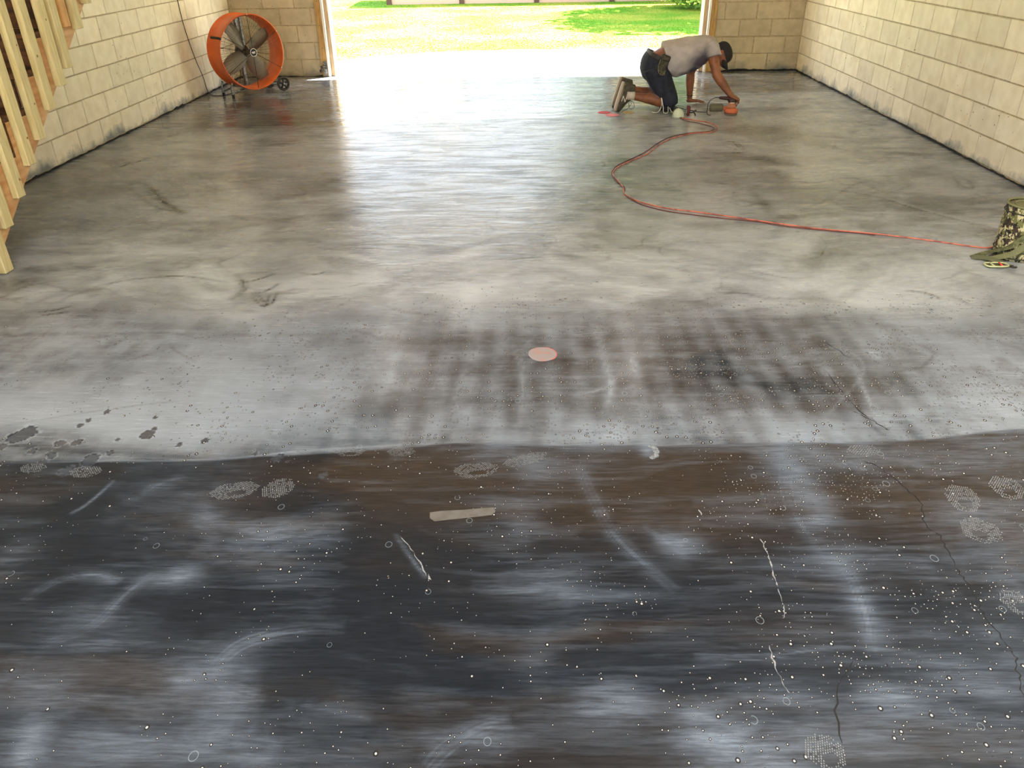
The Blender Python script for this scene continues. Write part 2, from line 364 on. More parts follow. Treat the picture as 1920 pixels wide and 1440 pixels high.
FLOOR_SPLATS = [
 # pale dust patches on the dark near zone
 (325,1080,48,20,.55),(345,1072,25,12,.4),(500,1005,60,24,.5),(560,1000,70,18,.45),(1275,1022,40,22,.6),(1250,1010,22,14,.4),
 (1120,1310,55,42,.65),(1180,1318,60,30,.5),(1690,1312,75,24,.6),(1655,1295,50,20,.4),(1385,1405,85,55,.95),(1330,1360,60,40,.7),(1440,1430,60,40,.6),(1500,1390,50,40,.45),
 (55,1395,30,42,.8,{'ang':.5}),(250,1400,190,36,.38),(440,1385,120,40,.36),(430,1300,60,60,.42),(400,1250,60,36,.4),(350,1275,40,18,.5),
 (60,1290,130,36,.3),(200,1190,110,36,.26),(150,1150,60,30,.2),(1880,1200,70,50,.3),(1855,1290,70,36,.5),(1780,1250,60,40,.3),(1900,1120,40,40,.3),
 (1490,880,34,60,.45),(1530,960,36,60,.4),(1560,1050,60,22,.4),(1620,1150,30,70,.36),(1600,1390,110,24,.32),(1480,1300,80,30,.3),(1730,1340,80,20,.3),
 (1040,1100,60,50,.28),(1120,1120,150,14,.25),(1010,1240,40,60,.2),(380,960,70,60,.28),(270,930,80,50,.18),(40,1030,40,24,.3),(480,1390,44,44,.3),
 (995,890,40,30,.25),(975,980,40,40,.18),(880,1385,90,26,.45),(1010,870,50,20,.2),(1840,960,110,30,.2),(1750,860,150,24,.25),(1560,870,90,20,.25),(1860,820,120,18,.35),
 # darker places of the near zone
 (110,1120,70,30,-.6),(560,1215,170,26,-.5),(850,1230,160,60,-.5),(180,1260,90,24,-.4),(130,940,120,20,-.35),(620,1360,60,30,-.45),(1060,1140,150,16,-.4),(1160,1190,120,20,-.4),(1450,1240,90,30,-.45),(760,1100,180,20,-.35),(1840,1230,60,24,-.4),(1640,1400,140,14,-.4),
 (1350,1180,120,40,-.35),(1380,1100,60,50,-.3),(700,1330,120,60,-.3),(1050,1400,120,40,-.4),(250,1170,80,16,-.3),
 # brown coating in the near zone
 (560,890,140,34,.5,{'ch':'brown'}),(760,880,200,40,.5,{'ch':'brown'}),(1150,890,260,50,.5,{'ch':'brown'}),(520,980,140,16,.5,{'ch':'brown'}),(1300,1000,220,40,.3,{'ch':'brown'}),
 (450,940,90,18,.4,{'ch':'brown'}),(220,1270,120,40,.35,{'ch':'brown'}),(1500,1180,200,40,.3,{'ch':'brown'}),(1700,940,160,50,.35,{'ch':'brown'}),(1130,1200,90,10,.4,{'ch':'brown'}),
 # middle band: pale
 (60,775,120,26,.9),(40,740,90,20,.6),(250,770,260,26,.6),(180,790,180,36,.85),(330,790,160,42,.7),(440,690,110,40,.65),(560,640,120,40,.3),(520,760,120,30,.5),(330,720,180,40,.35),
 (940,826,40,18,.6),(905,840,60,20,.3),(1150,812,56,22,.9,{'ang':-.2}),(1100,800,60,22,.5),(1080,830,60,16,.4),(1215,845,16,14,.7),(1720,790,220,20,.6),(1480,806,70,24,.65),(1290,800,130,22,.4),(1560,800,120,22,.35),
 (1830,760,110,24,.55),(1640,640,60,30,.3),(1780,610,120,30,.35),(1050,820,90,12,.3),(700,800,120,24,.35),(1460,850,60,16,.35),(860,770,50,30,.3),
 # middle band: dark
 (40,835,110,26,-.75),(170,850,110,18,-.6),(300,862,110,10,-.5),(470,850,120,14,-.3),(760,745,80,40,-.45),(690,770,60,30,-.35),(760,640,120,20,-.3),(1180,640,200,40,-.3),(1350,660,200,50,-.35),(1310,740,60,60,-.3),
 (1480,740,90,50,-.45),(1060,700,60,60,-.35),(960,700,70,60,-.4),(1250,690,100,60,-.3),(1520,640,60,50,-.35),(1590,700,60,40,-.3),(1560,770,50,16,-.5),(1440,610,60,26,-.3),(1250,590,220,14,-.3),(570,830,90,14,-.35),(830,640,120,30,-.2),
 (1130,760,70,40,-.3),(1380,790,70,22,-.3),(870,830,200,6,-.3),
 (740,690,40,30,.5,{'ch':'brown'}),(1140,720,60,30,.5,{'ch':'brown'}),(1390,740,60,30,.4,{'ch':'brown'}),(450,830,30,14,.6,{'ch':'brown'}),(1550,760,60,16,.6,{'ch':'brown'}),(1390,860,60,16,.5,{'ch':'brown'}),(120,830,40,10,.5,{'ch':'brown'}),
 # far field: smears, darker patches by the stairs and beneath the worker
 (20,330,120,60,-.3),(60,430,110,50,-.35),(110,470,80,14,-.35),(180,370,120,16,-.3),(220,420,150,12,-.25),(20,590,60,14,-.35),(100,585,80,8,-.35),(300,560,90,12,-.2),(520,250,120,14,-.3),
 (480,560,60,10,-.25),(340,540,120,8,-.2),(1560,360,110,14,-.28),(1680,380,150,16,-.42),(1730,395,60,14,-.4),(1600,340,120,10,-.3),(1620,420,160,10,-.3),(1790,350,60,14,-.25),(1420,300,120,10,-.15),
 (1240,205,90,10,-.5),(1430,380,12,28,-.45),(1380,345,10,10,-.3),(1870,620,90,16,-.25),(1700,590,120,12,-.2),(1500,560,90,12,-.15),(0,650,60,22,-.3),(130,690,140,8,-.15),
 (450,230,110,12,-.5),(520,200,110,14,-.45),(600,215,40,26,-.35),(440,205,40,20,-.3),
 # bubbles
 (1700,1180,200,120,.6,{'ch':'bub','nz':0}),(1400,1330,120,60,.7,{'ch':'bub','nz':0}),(1550,900,200,90,.6,{'ch':'bub','nz':0}),(200,1100,300,200,-.2,{'ch':'bub','nz':0}),(1250,640,420,90,.5,{'ch':'bub','nz':0}),(1300,780,300,60,.35,{'ch':'bub','nz':0}),
]
FLOOR_STROKES = [
 ([(1085,870),(1110,930),(1150,1000),(1200,1050),(1270,1110)],16,.42),([(1205,985),(1240,1010),(1290,1050)],8,.3),([(40,1128),(110,1088),(180,1078),(225,1092)],12,.4),
 ([(60,1215),(170,1175),(240,1110),(290,1075)],14,.3),([(395,1260),(450,1210),(540,1185),(650,1175)],20,.42),([(395,1262),(440,1290),(560,1320),(700,1345)],16,.3),
 ([(800,1440),(840,1400),(900,1365),(960,1352)],22,.5),([(1470,850),(1475,920),(1500,980),(1560,1050)],18,.3),([(1560,1040),(1600,1090),(1625,1160),(1635,1230)],16,.36),
 ([(1300,1230),(1420,1232),(1520,1220),(1600,1215)],10,.28),([(740,1000),(770,1045),(800,1085)],5,.35),([(880,1100),(1010,1110),(1130,1118),(1250,1110)],12,.2),
 ([(200,960),(250,935),(320,900),(400,890)],12,.2),([(130,965),(170,940),(215,900)],4,.5),([(1110,600),(1130,660),(1145,730),(1130,780)],9,.5),([(960,640),(980,700),(975,800)],8,.3),
 ([(1150,700),(1145,720),(1110,735),(1080,735)],7,.4),([(850,800),(856,740),(870,690)],8,.35),([(740,660),(735,700),(728,720)],7,.6),([(1185,660),(1190,690),(1195,710)],8,.6),([(1540,790),(1620,690),(1560,640)],4,.3),  # two short pale strokes here paint in the bulbs' reflections
 ([(1600,680),(1620,730),(1650,800)],6,.45),([(1640,700),(1720,690),(1750,660),(1700,640)],5,-.4),([(1560,700),(1590,720),(1620,780),(1660,820)],5,-.55),([(1515,690),(1560,720),(1600,760)],6,-.4),
 ([(300,350),(290,365),(330,395),(350,400)],9,-.3),([(235,348),(270,345),(310,380),(345,402)],4,-.45),([(275,345),(300,372),(330,392),(355,400)],3,-.45),([(240,350),(285,385),(330,398)],2.5,-.4),([(200,300),(215,315),(235,310)],2.5,-.5),([(210,298),(228,312),(250,300)],2.5,-.5),([(222,296),(245,306),(280,296)],2.5,-.5),
 ([(150,545),(240,525),(340,518),(430,530)],2.5,-.45),([(430,565),(455,545),(455,528),(440,512)],5,-.4),([(445,532),(480,525),(520,512)],3,-.5),([(470,550),(500,545),(525,530)],2.5,-.5),([(470,553),(495,575),(505,552)],2.5,-.5),([(480,550),(505,572),(520,548)],2.5,-.5),([(560,512),(590,514),(610,510)],2.5,-.5),
 ([(70,585),(100,582),(135,574)],2.5,-.6),([(75,592),(105,588),(130,585)],2.5,-.6),([(250,625),(320,624),(385,637)],3,-.35),([(150,640),(200,630),(260,622)],8,-.3),([(190,690),(260,670),(330,650)],2,-.35),([(0,690),(60,640),(110,612)],6,-.25),([(0,610),(20,630),(60,625)],6,-.35),
 ([(600,455),(700,470),(800,470)],2,-.2),([(1335,285),(1370,286),(1400,287)],1.6,-.5),([(1355,272),(1380,280),(1403,278)],1.6,-.5),([(1358,268),(1385,276)],1.4,-.4),([(1352,270),(1370,266),(1390,279)],1.6,-.5),([(1360,268),(1378,266),(1396,278)],1.6,-.5),
 ([(1545,350),(1640,365),(1740,395),(1860,425)],4,.3),([(1540,352),(1640,368),(1740,398),(1870,430)],3,-.4),([(1500,395),(1560,370),(1620,340),(1680,355)],2,-.4),([(1620,345),(1660,360),(1700,352)],2,-.4),([(1785,332),(1810,352),(1825,348),(1805,330)],2.5,-.5),
 ([(1695,545),(1730,548),(1765,560)],3,-.45),([(1780,555),(1800,562),(1820,572)],3,-.3),([(1260,450),(1330,455),(1400,452)],2,-.3),([(1400,505),(1470,520),(1530,520)],2,-.3),([(1490,470),(1600,478),(1690,476)],2,-.25),
 ([(320,640),(325,655),(370,680)],3,-.3),([(650,620),(690,625),(720,640)],6,-.3),([(240,560),(300,552),(370,548)],8,-.18),([(0,800),(120,780),(260,760),(340,752)],2.5,-.3),([(700,560),(760,585),(830,590)],5,-.2),
 ([(0,868),(150,865),(400,862),(560,846),(720,836),(830,829)],3,.5,.1),([(830,829),(1000,834),(1300,836),(1500,832),(1700,826)],2,.4,.1),
]
PITS = [(42,815,24),(112,832,11),(142,830,10),(172,862,16),(80,868,9),(124,882,12),(276,815,14),(290,803,7),(150,798,7),(166,788,7),(222,824,6),(205,850,7),(385,826,7),(336,834,7),(60,846,9),(5,838,9),(98,855,10),(92,850,7),(200,772,6),(480,850,5),(522,858,9),(607,890,8),(290,783,5)]
floor = make_floor()

# decals that lie on the floor: cracks, scratches, prints
def ribbon(bm, pts, w, z=.0006, jit=0):
    P = [Vector(p) for p in pts]; prev = None
    for i, p in enumerate(P):
        d = P[min(i+1, len(P)-1)]-P[max(i-1, 0)]; s = Vector((-d.y, d.x, 0)).normalized()
        ww = w*(1+jit*random.uniform(-1, 1))
        if i in (0, len(P)-1): ww *= .25
        a = bm.verts.new((p.x+s.x*ww, p.y+s.y*ww, z)); b = bm.verts.new((p.x-s.x*ww, p.y-s.y*ww, z))
        if prev: bm.faces.new((prev[0], prev[1], b, a))
        prev = (a, b)
crackm = mat('crack_dark', (.006, .005, .005, 1), .9)
dustm = mat('dust_print', (.22, .24, .26, 1), .95, noise=((.06, .06, .06, 1), 120, .35, .7))
chalk = mat('bare_scratch', (.26, .27, .28, 1), .9, noise=((.15, .15, .15, 1), 220, .4, .6))
def jag(pts, amp, sub=6):
    P = smooth_path([W(*p) for p in pts], sub)
    return [Vector((p.x+random.gauss(0, amp), p.y+random.gauss(0, amp), 0)) for p in P]
bm = nb(); ribbon(bm, jag([(1352+268,865),(1655,880),(1700,918),(1728,945),(1735,985),(1762,1005),(1790,1060),(1815,1095),(1838,1140),(1848,1160),(1888,1210),(1905,1240),(1918,1300),(1935,1340)], .003, 7), .0016, jit=.7)
o = obj('crack', bm, crackm, floor); o['label'] = 'long jagged hairline crack'
for pts in ([(1600,770),(1640,790),(1665,808)],[(1545,690),(1600,760),(1640,790)],[(1545,640),(1590,670)],[(1150,655),(1190,668)],[(470,330),(540,332),(600,331)],[(1410,340),(1440,320)],[(1600,1240),(1570,1300),(1575,1390)]):
    bm = nb(); ribbon(bm, jag(pts, .003, 5), .0016, jit=.8); obj('crack', bm, crackm, floor)
for pts in ([(1425,1010),(1440,1040),(1450,1075),(1458,1100)],[(1458,1105),(1470,1140),(1468,1160)],[(1440,1210),(1462,1270),(1480,1300)],[(1310,955),(1318,970)],[(750,1005),(775,1035),(800,1080)]):
    bm = nb(); ribbon(bm, jag(pts, .0015, 7), .0013, jit=.95); obj('scratch', bm, chalk, floor)
# bare strip where a board edge left the coating open
bm = nb()
ring = [W(806,961),(W(830,958)),W(870,956),W(905,953),W(926,952),W(929,959),W(922,966),W(880,971),W(840,975),W(815,978),W(806,972)]
bm.faces.new([bm.verts.new((p.x, p.y, .0008)) for p in ring][::-1]); o = obj('bare_patch', bm, mat('bare_beige', lin(90,86,82), .8, noise=(lin(82,77,72), 30, .4, .6)), floor)
o['label'] = 'beige bare strip in the dark coating'
bm = nb(); bm.faces.new([bm.verts.new((W(u, v).x, W(u, v).y, .0009)) for u, v in ((803,1076),(809,1088),(803,1086))]); obj('scratch', bm, chalk, floor)
def shoe_print(u, v, lu, lv, ang, rows=9, hole=True, seed=0):
    rd = random.Random(seed); bm = nb(); p = W(u, v); a = lu*(W(u+1, v)-p).length; b = lv*(W(u, v+1)-p).length
    for i in range(-rows, rows+1):
        for j in range(-rows, rows+1):
            x, y = (i+.5*(j % 2))/rows, j/rows
            r = x*x+y*y
            if r > 1 or (hole and (x-.1)**2/.16+(y+.35)**2/.10 < 1) or rd.random() < .12: continue
            cx, cy = x*a, y*b+.12*b*x*x; hw, hh = a/rows*.24, b/rows*.42
            q = [(cx-hw, cy-hh), (cx+hw, cy-hh*.6), (cx+hw, cy+hh), (cx-hw, cy+hh*.6)]
            ca, sa = math.cos(ang), math.sin(ang)
            bm.faces.new([bm.verts.new((p.x+ca*k-sa*l, p.y+sa*k+ca*l, .0007)) for k, l in q])
    o = obj('shoe_print', bm, dustm, floor); return o
for a in ((1805,935,30,24,-.3,9,True,1),(1838,995,36,22,-.7,9,True,2),(1888,915,30,20,-.3,8,True,3),(892,882,42,14,.15,9,True,4),(440,920,44,15,.25,9,True,5),(522,916,32,16,.9,8,False,6),(655,848,30,8,0,7,True,7),(752,848,26,8,0,7,False,8),(160,885,30,10,0,7,False,9),(62,878,24,8,0,6,False,10),(1548,1412,38,34,.2,8,True,11),(1905,1130,26,22,0,7,True,12),(1620,845,30,10,0,6,False,13),(985,862,44,10,.4,8,False,14)):
    shoe_print(*a)
for pts in ([(1215,836),(1228,842),(1230,854),(1219,860)],):
    bm = nb(); ribbon(bm, jag(pts, .001, 6), .009, .0008, .3); obj('dust_smear', bm, dustm, floor)

# ------------------------------------------------------------------ walls of concrete blocks
BLK = [None]*4
def block_material(name, base, dark):
    m = mat(name, base, .85, noise=(dark, 9, .35, .75), rnd=.10, bump=.25, bscale=90)
    n = m.node_tree; L = n.links.new; b = n.nodes['Principled BSDF']; src = b.inputs['Base Color'].links[0].from_socket
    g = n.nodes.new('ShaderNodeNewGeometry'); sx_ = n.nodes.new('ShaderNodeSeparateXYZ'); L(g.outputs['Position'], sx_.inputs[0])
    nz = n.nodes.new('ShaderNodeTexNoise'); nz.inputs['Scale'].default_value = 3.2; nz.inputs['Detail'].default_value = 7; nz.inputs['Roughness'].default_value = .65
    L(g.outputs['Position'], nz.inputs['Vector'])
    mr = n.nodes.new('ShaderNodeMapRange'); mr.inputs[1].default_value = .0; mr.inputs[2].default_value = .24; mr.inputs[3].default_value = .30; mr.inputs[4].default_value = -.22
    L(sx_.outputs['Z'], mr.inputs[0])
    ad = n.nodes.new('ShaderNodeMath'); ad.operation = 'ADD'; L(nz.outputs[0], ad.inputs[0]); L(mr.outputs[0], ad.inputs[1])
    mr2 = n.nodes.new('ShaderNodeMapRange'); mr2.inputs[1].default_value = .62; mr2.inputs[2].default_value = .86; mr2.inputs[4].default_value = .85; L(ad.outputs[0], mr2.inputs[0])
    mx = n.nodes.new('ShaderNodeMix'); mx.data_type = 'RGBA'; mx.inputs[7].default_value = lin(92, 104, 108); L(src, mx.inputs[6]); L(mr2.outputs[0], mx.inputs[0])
    # pin holes of the blocks
    vo = n.nodes.new('ShaderNodeTexVoronoi'); vo.inputs['Scale'].default_value = 17; L(g.outputs['Position'], vo.inputs['Vector'])
    lt = n.nodes.new('ShaderNodeMath'); lt.operation = 'LESS_THAN'; lt.inputs[1].default_value = .085; L(vo.outputs['Distance'], lt.inputs[0])
    cl = n.nodes.new('ShaderNodeTexNoise'); cl.inputs['Scale'].default_value = 1.7; L(g.outputs['Position'], cl.inputs['Vector'])
    gt = n.nodes.new('ShaderNodeMath'); gt.operation = 'GREATER_THAN'; gt.inputs[1].default_value = .58; L(cl.outputs[0], gt.inputs[0])
    mu = n.nodes.new('ShaderNodeMath'); mu.operation = 'MULTIPLY'; L(lt.outputs[0], mu.inputs[0]); L(gt.outputs[0], mu.inputs[1])
    mx2 = n.nodes.new('ShaderNodeMix'); mx2.data_type = 'RGBA'; mx2.inputs[7].default_value = (.05, .045, .035, 1); L(mx.outputs[2], mx2.inputs[6]); L(mu.outputs[0], mx2.inputs[0])
    L(mx2.outputs[2], b.inputs['Base Color']); return m
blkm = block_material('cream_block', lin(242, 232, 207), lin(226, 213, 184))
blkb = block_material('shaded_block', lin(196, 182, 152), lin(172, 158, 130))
mortar = mat('mortar', lin(188, 170, 134), .95, noise=(lin(160, 144, 112), 40, .4, .6))
def block_mesh(l, h, t=.007, seed=0):
    """front face in the local xz plane looking towards -y, proud of the mortar"""
    rd = random.Random(seed); bm = nb(); j = .0052
    e = lambda: rd.uniform(-.0015, .0015)
    o_ = [(j+e(), j+e()), (l-j+e(), j+e()), (l-j+e(), h-j+e()), (j+e(), h-j+e())]
    i_ = [(a+(.004 if a < l/2 else -.004), b+(.004 if b < h/2 else -.004)) for a, b in o_]
    B0 = [bm.verts.new((a, .001, b)) for a, b in o_]; F0 = [bm.verts.new((a, -t*.6, b)) for a, b in o_]; F1 = [bm.verts.new((a, -t-rd.uniform(0, .0015), b)) for a, b in i_]
    for A, Bq in ((B0, F0), (F0, F1)):
        for k in range(4): bm.faces.new((A[k], A[(k+1) % 4], Bq[(k+1) % 4], Bq[k]))
    bm.faces.new(F1); bmesh.ops.recalc_face_normals(bm, faces=bm.faces[:])
    for f in bm.faces:
        if f.normal.y > .5: f.normal_flip()
    me = bpy.data.meshes.new('block'); bm.to_mesh(me); bm.free(); return me
_bc = {}
def bmesh_for(l, h, m):
    k = (round(l, 3), round(h, 3), m.name)
    if k not in _bc:
        L_ = []
        for s in range(3 if abs(l-CW) < .01 else 1):
            me = block_mesh(l, h, seed=s+len(_bc)*7); me.materials.append(m); L_.append(me)
        _bc[k] = L_
    return random.choice(_bc[k])
def wall_blocks(wall, org, dirv, rot, a0, a1, phase, m, rows=10, extra_phase=0):
    """blocks from a0 to a1 along dirv; phase = joint position for even rows"""
    up = nb()
    for r in range(14):
        z0 = zc(r)+(.012 if r == 0 else 0); z1 = min(zc(r+1), CEIL)
        if z1-z0 < .04: continue
        ph = phase+(0 if r % 2 == 0 else CW/2)
        k0 = math.floor((a0-ph)/CW)
        k = k0
        while ph+k*CW < a1-.02:
            s, e = max(a0, ph+k*CW), min(a1, ph+(k+1)*CW); k += 1
            if e-s < .03: continue
            if r < rows:
                o = bpy.data.objects.new('concrete_block', bmesh_for(e-s, z1-z0, m)); C.objects.link(o)
                o.location = org+dirv*s+Vector((0, 0, z0)); o.rotation_euler = (0, 0, rot); o.parent = wall
            else:
                t = .007; n_ = Matrix.Rotation(rot, 3, 'Z') @ Vector((0, -1, 0))
                P = [org+dirv*s_+Vector((0, 0, z_))+n_*t for s_, z_ in ((s+.005, z0+.005), (e-.005, z0+.005), (e-.005, z1-.005), (s+.005, z1-.005))]
                up.faces.new([up.verts.new(p) for p in P])
    o = obj('concrete_block', up, m, wall); o['kind'] = 'stuff'
bm = nb(); box(bm, XL-.2, XL, YB-.2, YD+.2, -.05, CEIL); wl = struct('wall_left', bm, mortar)
bm = nb(); box(bm, XR, XR+.2, YB-.2, YD+.2, -.05, CEIL); wr = struct('wall_right', bm, mortar)
bm = nb(); box(bm, XL, DX0-.11, YD, YD+.2, -.05, CEIL); box(bm, DX1+.15, XR, YD, YD+.2, -.05, CEIL); box(bm, DX0-.11, DX1+.15, YD, YD+.2, DH+.04, CEIL)
wb = struct('wall_back', bm, mortar)
# rows start at a wall end; on the left wall the local x axis runs along +y
_even = lambda v: v
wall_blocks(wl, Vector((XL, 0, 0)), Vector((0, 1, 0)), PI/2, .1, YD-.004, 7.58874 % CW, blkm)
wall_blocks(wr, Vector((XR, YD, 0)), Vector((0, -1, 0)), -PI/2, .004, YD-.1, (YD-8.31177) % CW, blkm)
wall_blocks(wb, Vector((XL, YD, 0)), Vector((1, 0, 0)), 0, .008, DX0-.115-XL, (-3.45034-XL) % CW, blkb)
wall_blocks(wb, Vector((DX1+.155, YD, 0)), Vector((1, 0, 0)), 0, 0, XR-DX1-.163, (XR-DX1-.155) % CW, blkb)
bm = nb(); box(bm, XL-.2, -3.3, YB-.2, YB, -.05, CEIL); box(bm, 2.9, XR+.2, YB-.2, YB, -.05, CEIL); box(bm, -3.3, 2.9, YB-.2, YB, 2.4, CEIL)
struct('wall_front', bm, blkm)
# ceiling with joists
bm = nb(); box(bm, XL-.2, XR+.2, YB-.2, YD+.2, CEIL, CEIL+.1)
ce = struct('ceiling', bm, mat('ceiling_board', lin(200, 184, 154), .8, noise=(lin(178, 162, 130), 3, .4, .6), stretch=(1, 8, 1)))
jm = None
for k in range(30):
    if jm is None:
        bm = nb(); box(bm, XL+.01, XR-.01, -.02, .02, CEIL-.2, CEIL-.001); o = obj('joist', bm, mat('joist_wood', lin(214, 192, 150), .8, noise=(lin(190, 160, 116), 5, .4, .6), stretch=(1, 12, 12)), ce); jm = o.data
    else: o = bpy.data.objects.new('joist', jm); C.objects.link(o); o.parent = ce
    o.location = (0, YB+.3+k*.41, 0)
# thin dark strips for the gap where the walls meet the floor, no baseboard
gap = mat('gap_dark', (.008, .008, .008, 1), .9)
def gap_strip(name, p, q, n_, hmax=.012, step=.05, seed=1):
    rd = random.Random(seed); p, q, n_ = Vector(p), Vector(q), Vector(n_); d = q-p; k = int(d.length/step); bm = nb(); prev = None; h = .01
    for i in range(k+1):
        a = p+d*(i/k); h = max(.005, min(hmax, h+rd.uniform(-.008, .008)))
        hh = h*(2.2 if rd.random() < .05 else 1); dep = rd.uniform(.002, .006)
        v = [bm.verts.new(a+n_*.0095+Vector((0, 0, hh))), bm.verts.new(a+n_*(.0095+dep)+Vector((0, 0, .0012))), bm.verts.new(a+Vector((0, 0, hh)))]
        if prev: bm.faces.new((prev[0], v[0], v[1], prev[1])); bm.faces.new((prev[2], v[2], v[0], prev[0]))
        prev = v
    return struct(name, bm, gap)
gap_strip('gap_left', (XL, .1, 0), (XL, YD-.01, 0), (1, 0, 0), .012, seed=2)
gap_strip('gap_right', (XR, .1, 0), (XR, YD-.01, 0), (-1, 0, 0), .013, seed=3)
gap_strip('gap_back', (DX1+.17, YD, 0), (XR-.01, YD, 0), (0, -1, 0), .03, .03, seed=4)
gap_strip('gap_back', (XL+.01, YD, 0), (DX0-.12, YD, 0), (0, -1, 0), .012, seed=5)

# door opening: boards, white track, stop trim
wood_y = mat('jamb_wood', lin(196, 160, 98), .7, noise=(lin(160, 122, 66), 6, .35, .65), stretch=(10, 10, 1))
beige = mat('jamb_beige', lin(196, 170, 136), .6, noise=(lin(170, 142, 106), 5, .35, .65), stretch=(8, 8, 1))
whitem = mat('white_metal', lin(235, 232, 224), .4)
steel = mat('galvanised', lin(150, 150, 145), .4, .7, noise=(lin(95, 92, 85), 50, .4, .6))
def jamb(n0, xa, s):
    """xa = opening edge, s = direction into the wall"""
    x = lambda d: xa+s*d
    bm = nb(); box(bm, x(.085), x(.165), YD-.042, YD-.002, 0.002, DH+.1, .003); o = struct(n0, bm, wood_y)
    bm = nb(); 
    for z in (.35, .62, .9, 1.3, 1.7): tube(bm, [(x(.125), YD-.043, z), (x(.125), YD-.048, z)], .007, 8)
    b = obj('bolt', bm, steel, o)
    bm = nb(); box(bm, x(.052), x(.082), YD-.06, YD+.01, .002, DH, .003); obj('door_track', bm, whitem, o)
    bm = nb(); box(bm, x(0), x(.05), YD-.01, YD+.2, .002, DH+.02, .004); obj('stop_trim', bm, beige, o)
    bm = nb(); box(bm, x(.05), x(.11), YD-.002, YD+.2, .002, DH+.03); obj('stop_trim', bm, beige, o)
    return o
jl = jamb('trim_1', DX0+.02, -1); jr = jamb('trim_2', DX1, 1)
bm = nb(); box(bm, DX0-.08, DX1+.1, YD-.01, YD+.2, DH, DH+.035); struct('trim_3', bm, beige)
# spring bracket low on the left jamb
br = thing('track_bracket', 'small galvanised steel bracket with roller low on the left door jamb', 'bracket', (-2.735, YD-.05, 0))
bm = nb(); box(bm, -.012, .035, -.012, -.004, .0, .19, .002); box(bm, .015, .035, -.05, -.004, .07, .10, .002); obj('plate', bm, steel, br)
bm = nb(); tube(bm, [(-.035, -.03, .105), (-.012, -.03, .105)], .03, 14); tube(bm, [(-.06, -.03, .075), (-.02, -.03, .075)], .018, 10); obj('roller', bm, mat('roller_dark', lin(70, 62, 52), .5, .5), br, True)
bm = nb(); tube(bm, [(-.05, -.03, .13), (.03, -.03, .13)], .008, 8); tube(bm, [(.02, -.014, .15), (.02, -.03, .15)], .014, 6); obj('bolt', bm, steel, br)

# ------------------------------------------------------------------ bare bulbs on the joists (out of the picture; the floor mirrors three of them)
lampem = bpy.data.materials.new('lamp_glow'); lampem.use_nodes = True
lb = lampem.node_tree.nodes['Principled BSDF']; lb.inputs['Emission Color'].default_value = (*LAMP_COL, 1); lb.inputs['Emission Strength'].default_value = 30
lampem2 = lampem.copy(); lampem2.name = 'fill_glow'; lampem2.node_tree.nodes['Principled BSDF'].inputs['Emission Strength'].default_value = 4
for i, (x_, y_, e_, w_) in enumerate(LAMPS):
    t = thing('ceiling_bulb', 'bare warm bulb in a white holder, ' + w_, 'lamp', (x_, y_, 2.5), 0, 'bulbs on the ceiling')
    bm = nb(); tube(bm, [(0, 0, .03), (0, 0, .05), (0, 0, .055)], [.03, .032, .06], 16); obj('holder', bm, whitem, t)
    bm = nb(); tube(bm, [(0, 0, -.055), (0, 0, -.045), (0, 0, -.02), (0, 0, .005), (0, 0, .03)], [.008, .022, .031, .025, .014], 16); obj('bulb', bm, lampem, t, True)
    l = bpy.data.lights.new('lamp_light', 'POINT'); l.shadow_soft_size = .05; l.energy = e_; l.color = LAMP_COL
    lo = bpy.data.objects.new('lamp_light', l); C.objects.link(lo); lo.location = (0, 0, -.12); lo.parent = t

for (x_, y_, e_, w_) in FILL:
    t = thing('fill_light', 'added unseen fill light under the joists above the viewpoint, ' + w_ + ' one', 'lamp', (x_, y_, CEIL-.2), 0, 'added fill lights above the viewpoint')
    bm = nb(); box(bm, -.6, .6, -.09, .09, -.05, 0, .01); obj('housing', bm, whitem, t)
    bm = nb(); box(bm, -.58, .58, -.07, .07, -.062, -.051, .004); obj('diffuser', bm, lampem2, t)
    l = bpy.data.lights.new('lamp_light', 'AREA'); l.shape = 'RECTANGLE'; l.size = 1.2; l.size_y = .3; l.energy = e_; l.color = LAMP_COL
    lo = bpy.data.objects.new('lamp_light', l); C.objects.link(lo); lo.location = (0, 0, -.07); lo.parent = t
# ------------------------------------------------------------------ outside: pad, lawn, house, trees
padm = mat('pad_concrete', lin(214, 208, 196), .9, noise=(lin(190, 184, 170), 5, .4, .6), bump=.2, bscale=30)
bm = nb()
edge = [(-9, 11.35), (-5, 11.6), (-3.3, 12.2), (-2.55, 12.95), (-1.9, 13.3), (-.3, 13.6), (.8, 13.55), (1.75, 13.6), (3.0, 13.7), (5, 13.9), (9, 14)]
E_ = smooth_path([(a, b, 0) for a, b in edge], 5)
lo = [bm.verts.new((p.x, YD+.2, -.012)) for p in E_]; hi = [bm.verts.new((p.x, p.y+random.uniform(-.05, .05), -.012)) for p in E_]
for i in range(len(E_)-1): bm.faces.new((lo[i], lo[i+1], hi[i+1], hi[i]))
box(bm, DX0-.1, DX1+.14, YD+.001, YD+.2, -.012, -.002)
pad = struct('floor_pad_outside', bm, padm); pad.name = 'driveway_pad'
def grass_material():
    m = mat('grass_ground', (.13,.27,.022,1), .95, noise=((.32,.33,.048,1), .6, .42, .60), bump=.3, bscale=12, spec=.05)
    return m
gm = grass_material()
bm = nb(); q = [bm.verts.new(p) for p in ((-40, 11.22, -.03), (40, 11.22, -.03), (40, 90, -.03), (-40, 90, -.03))]; bm.faces.new(q)
lawn = struct('lawn', bm, gm)
bm = nb(); q = [bm.verts.new(p) for p in ((-40, -60, -.06), (40, -60, -.06), (40, YB-.2, -.06), (-40, YB-.2, -.06))]; bm.faces.new(q); struct('yard_behind', bm, padm).name = 'rear_yard'
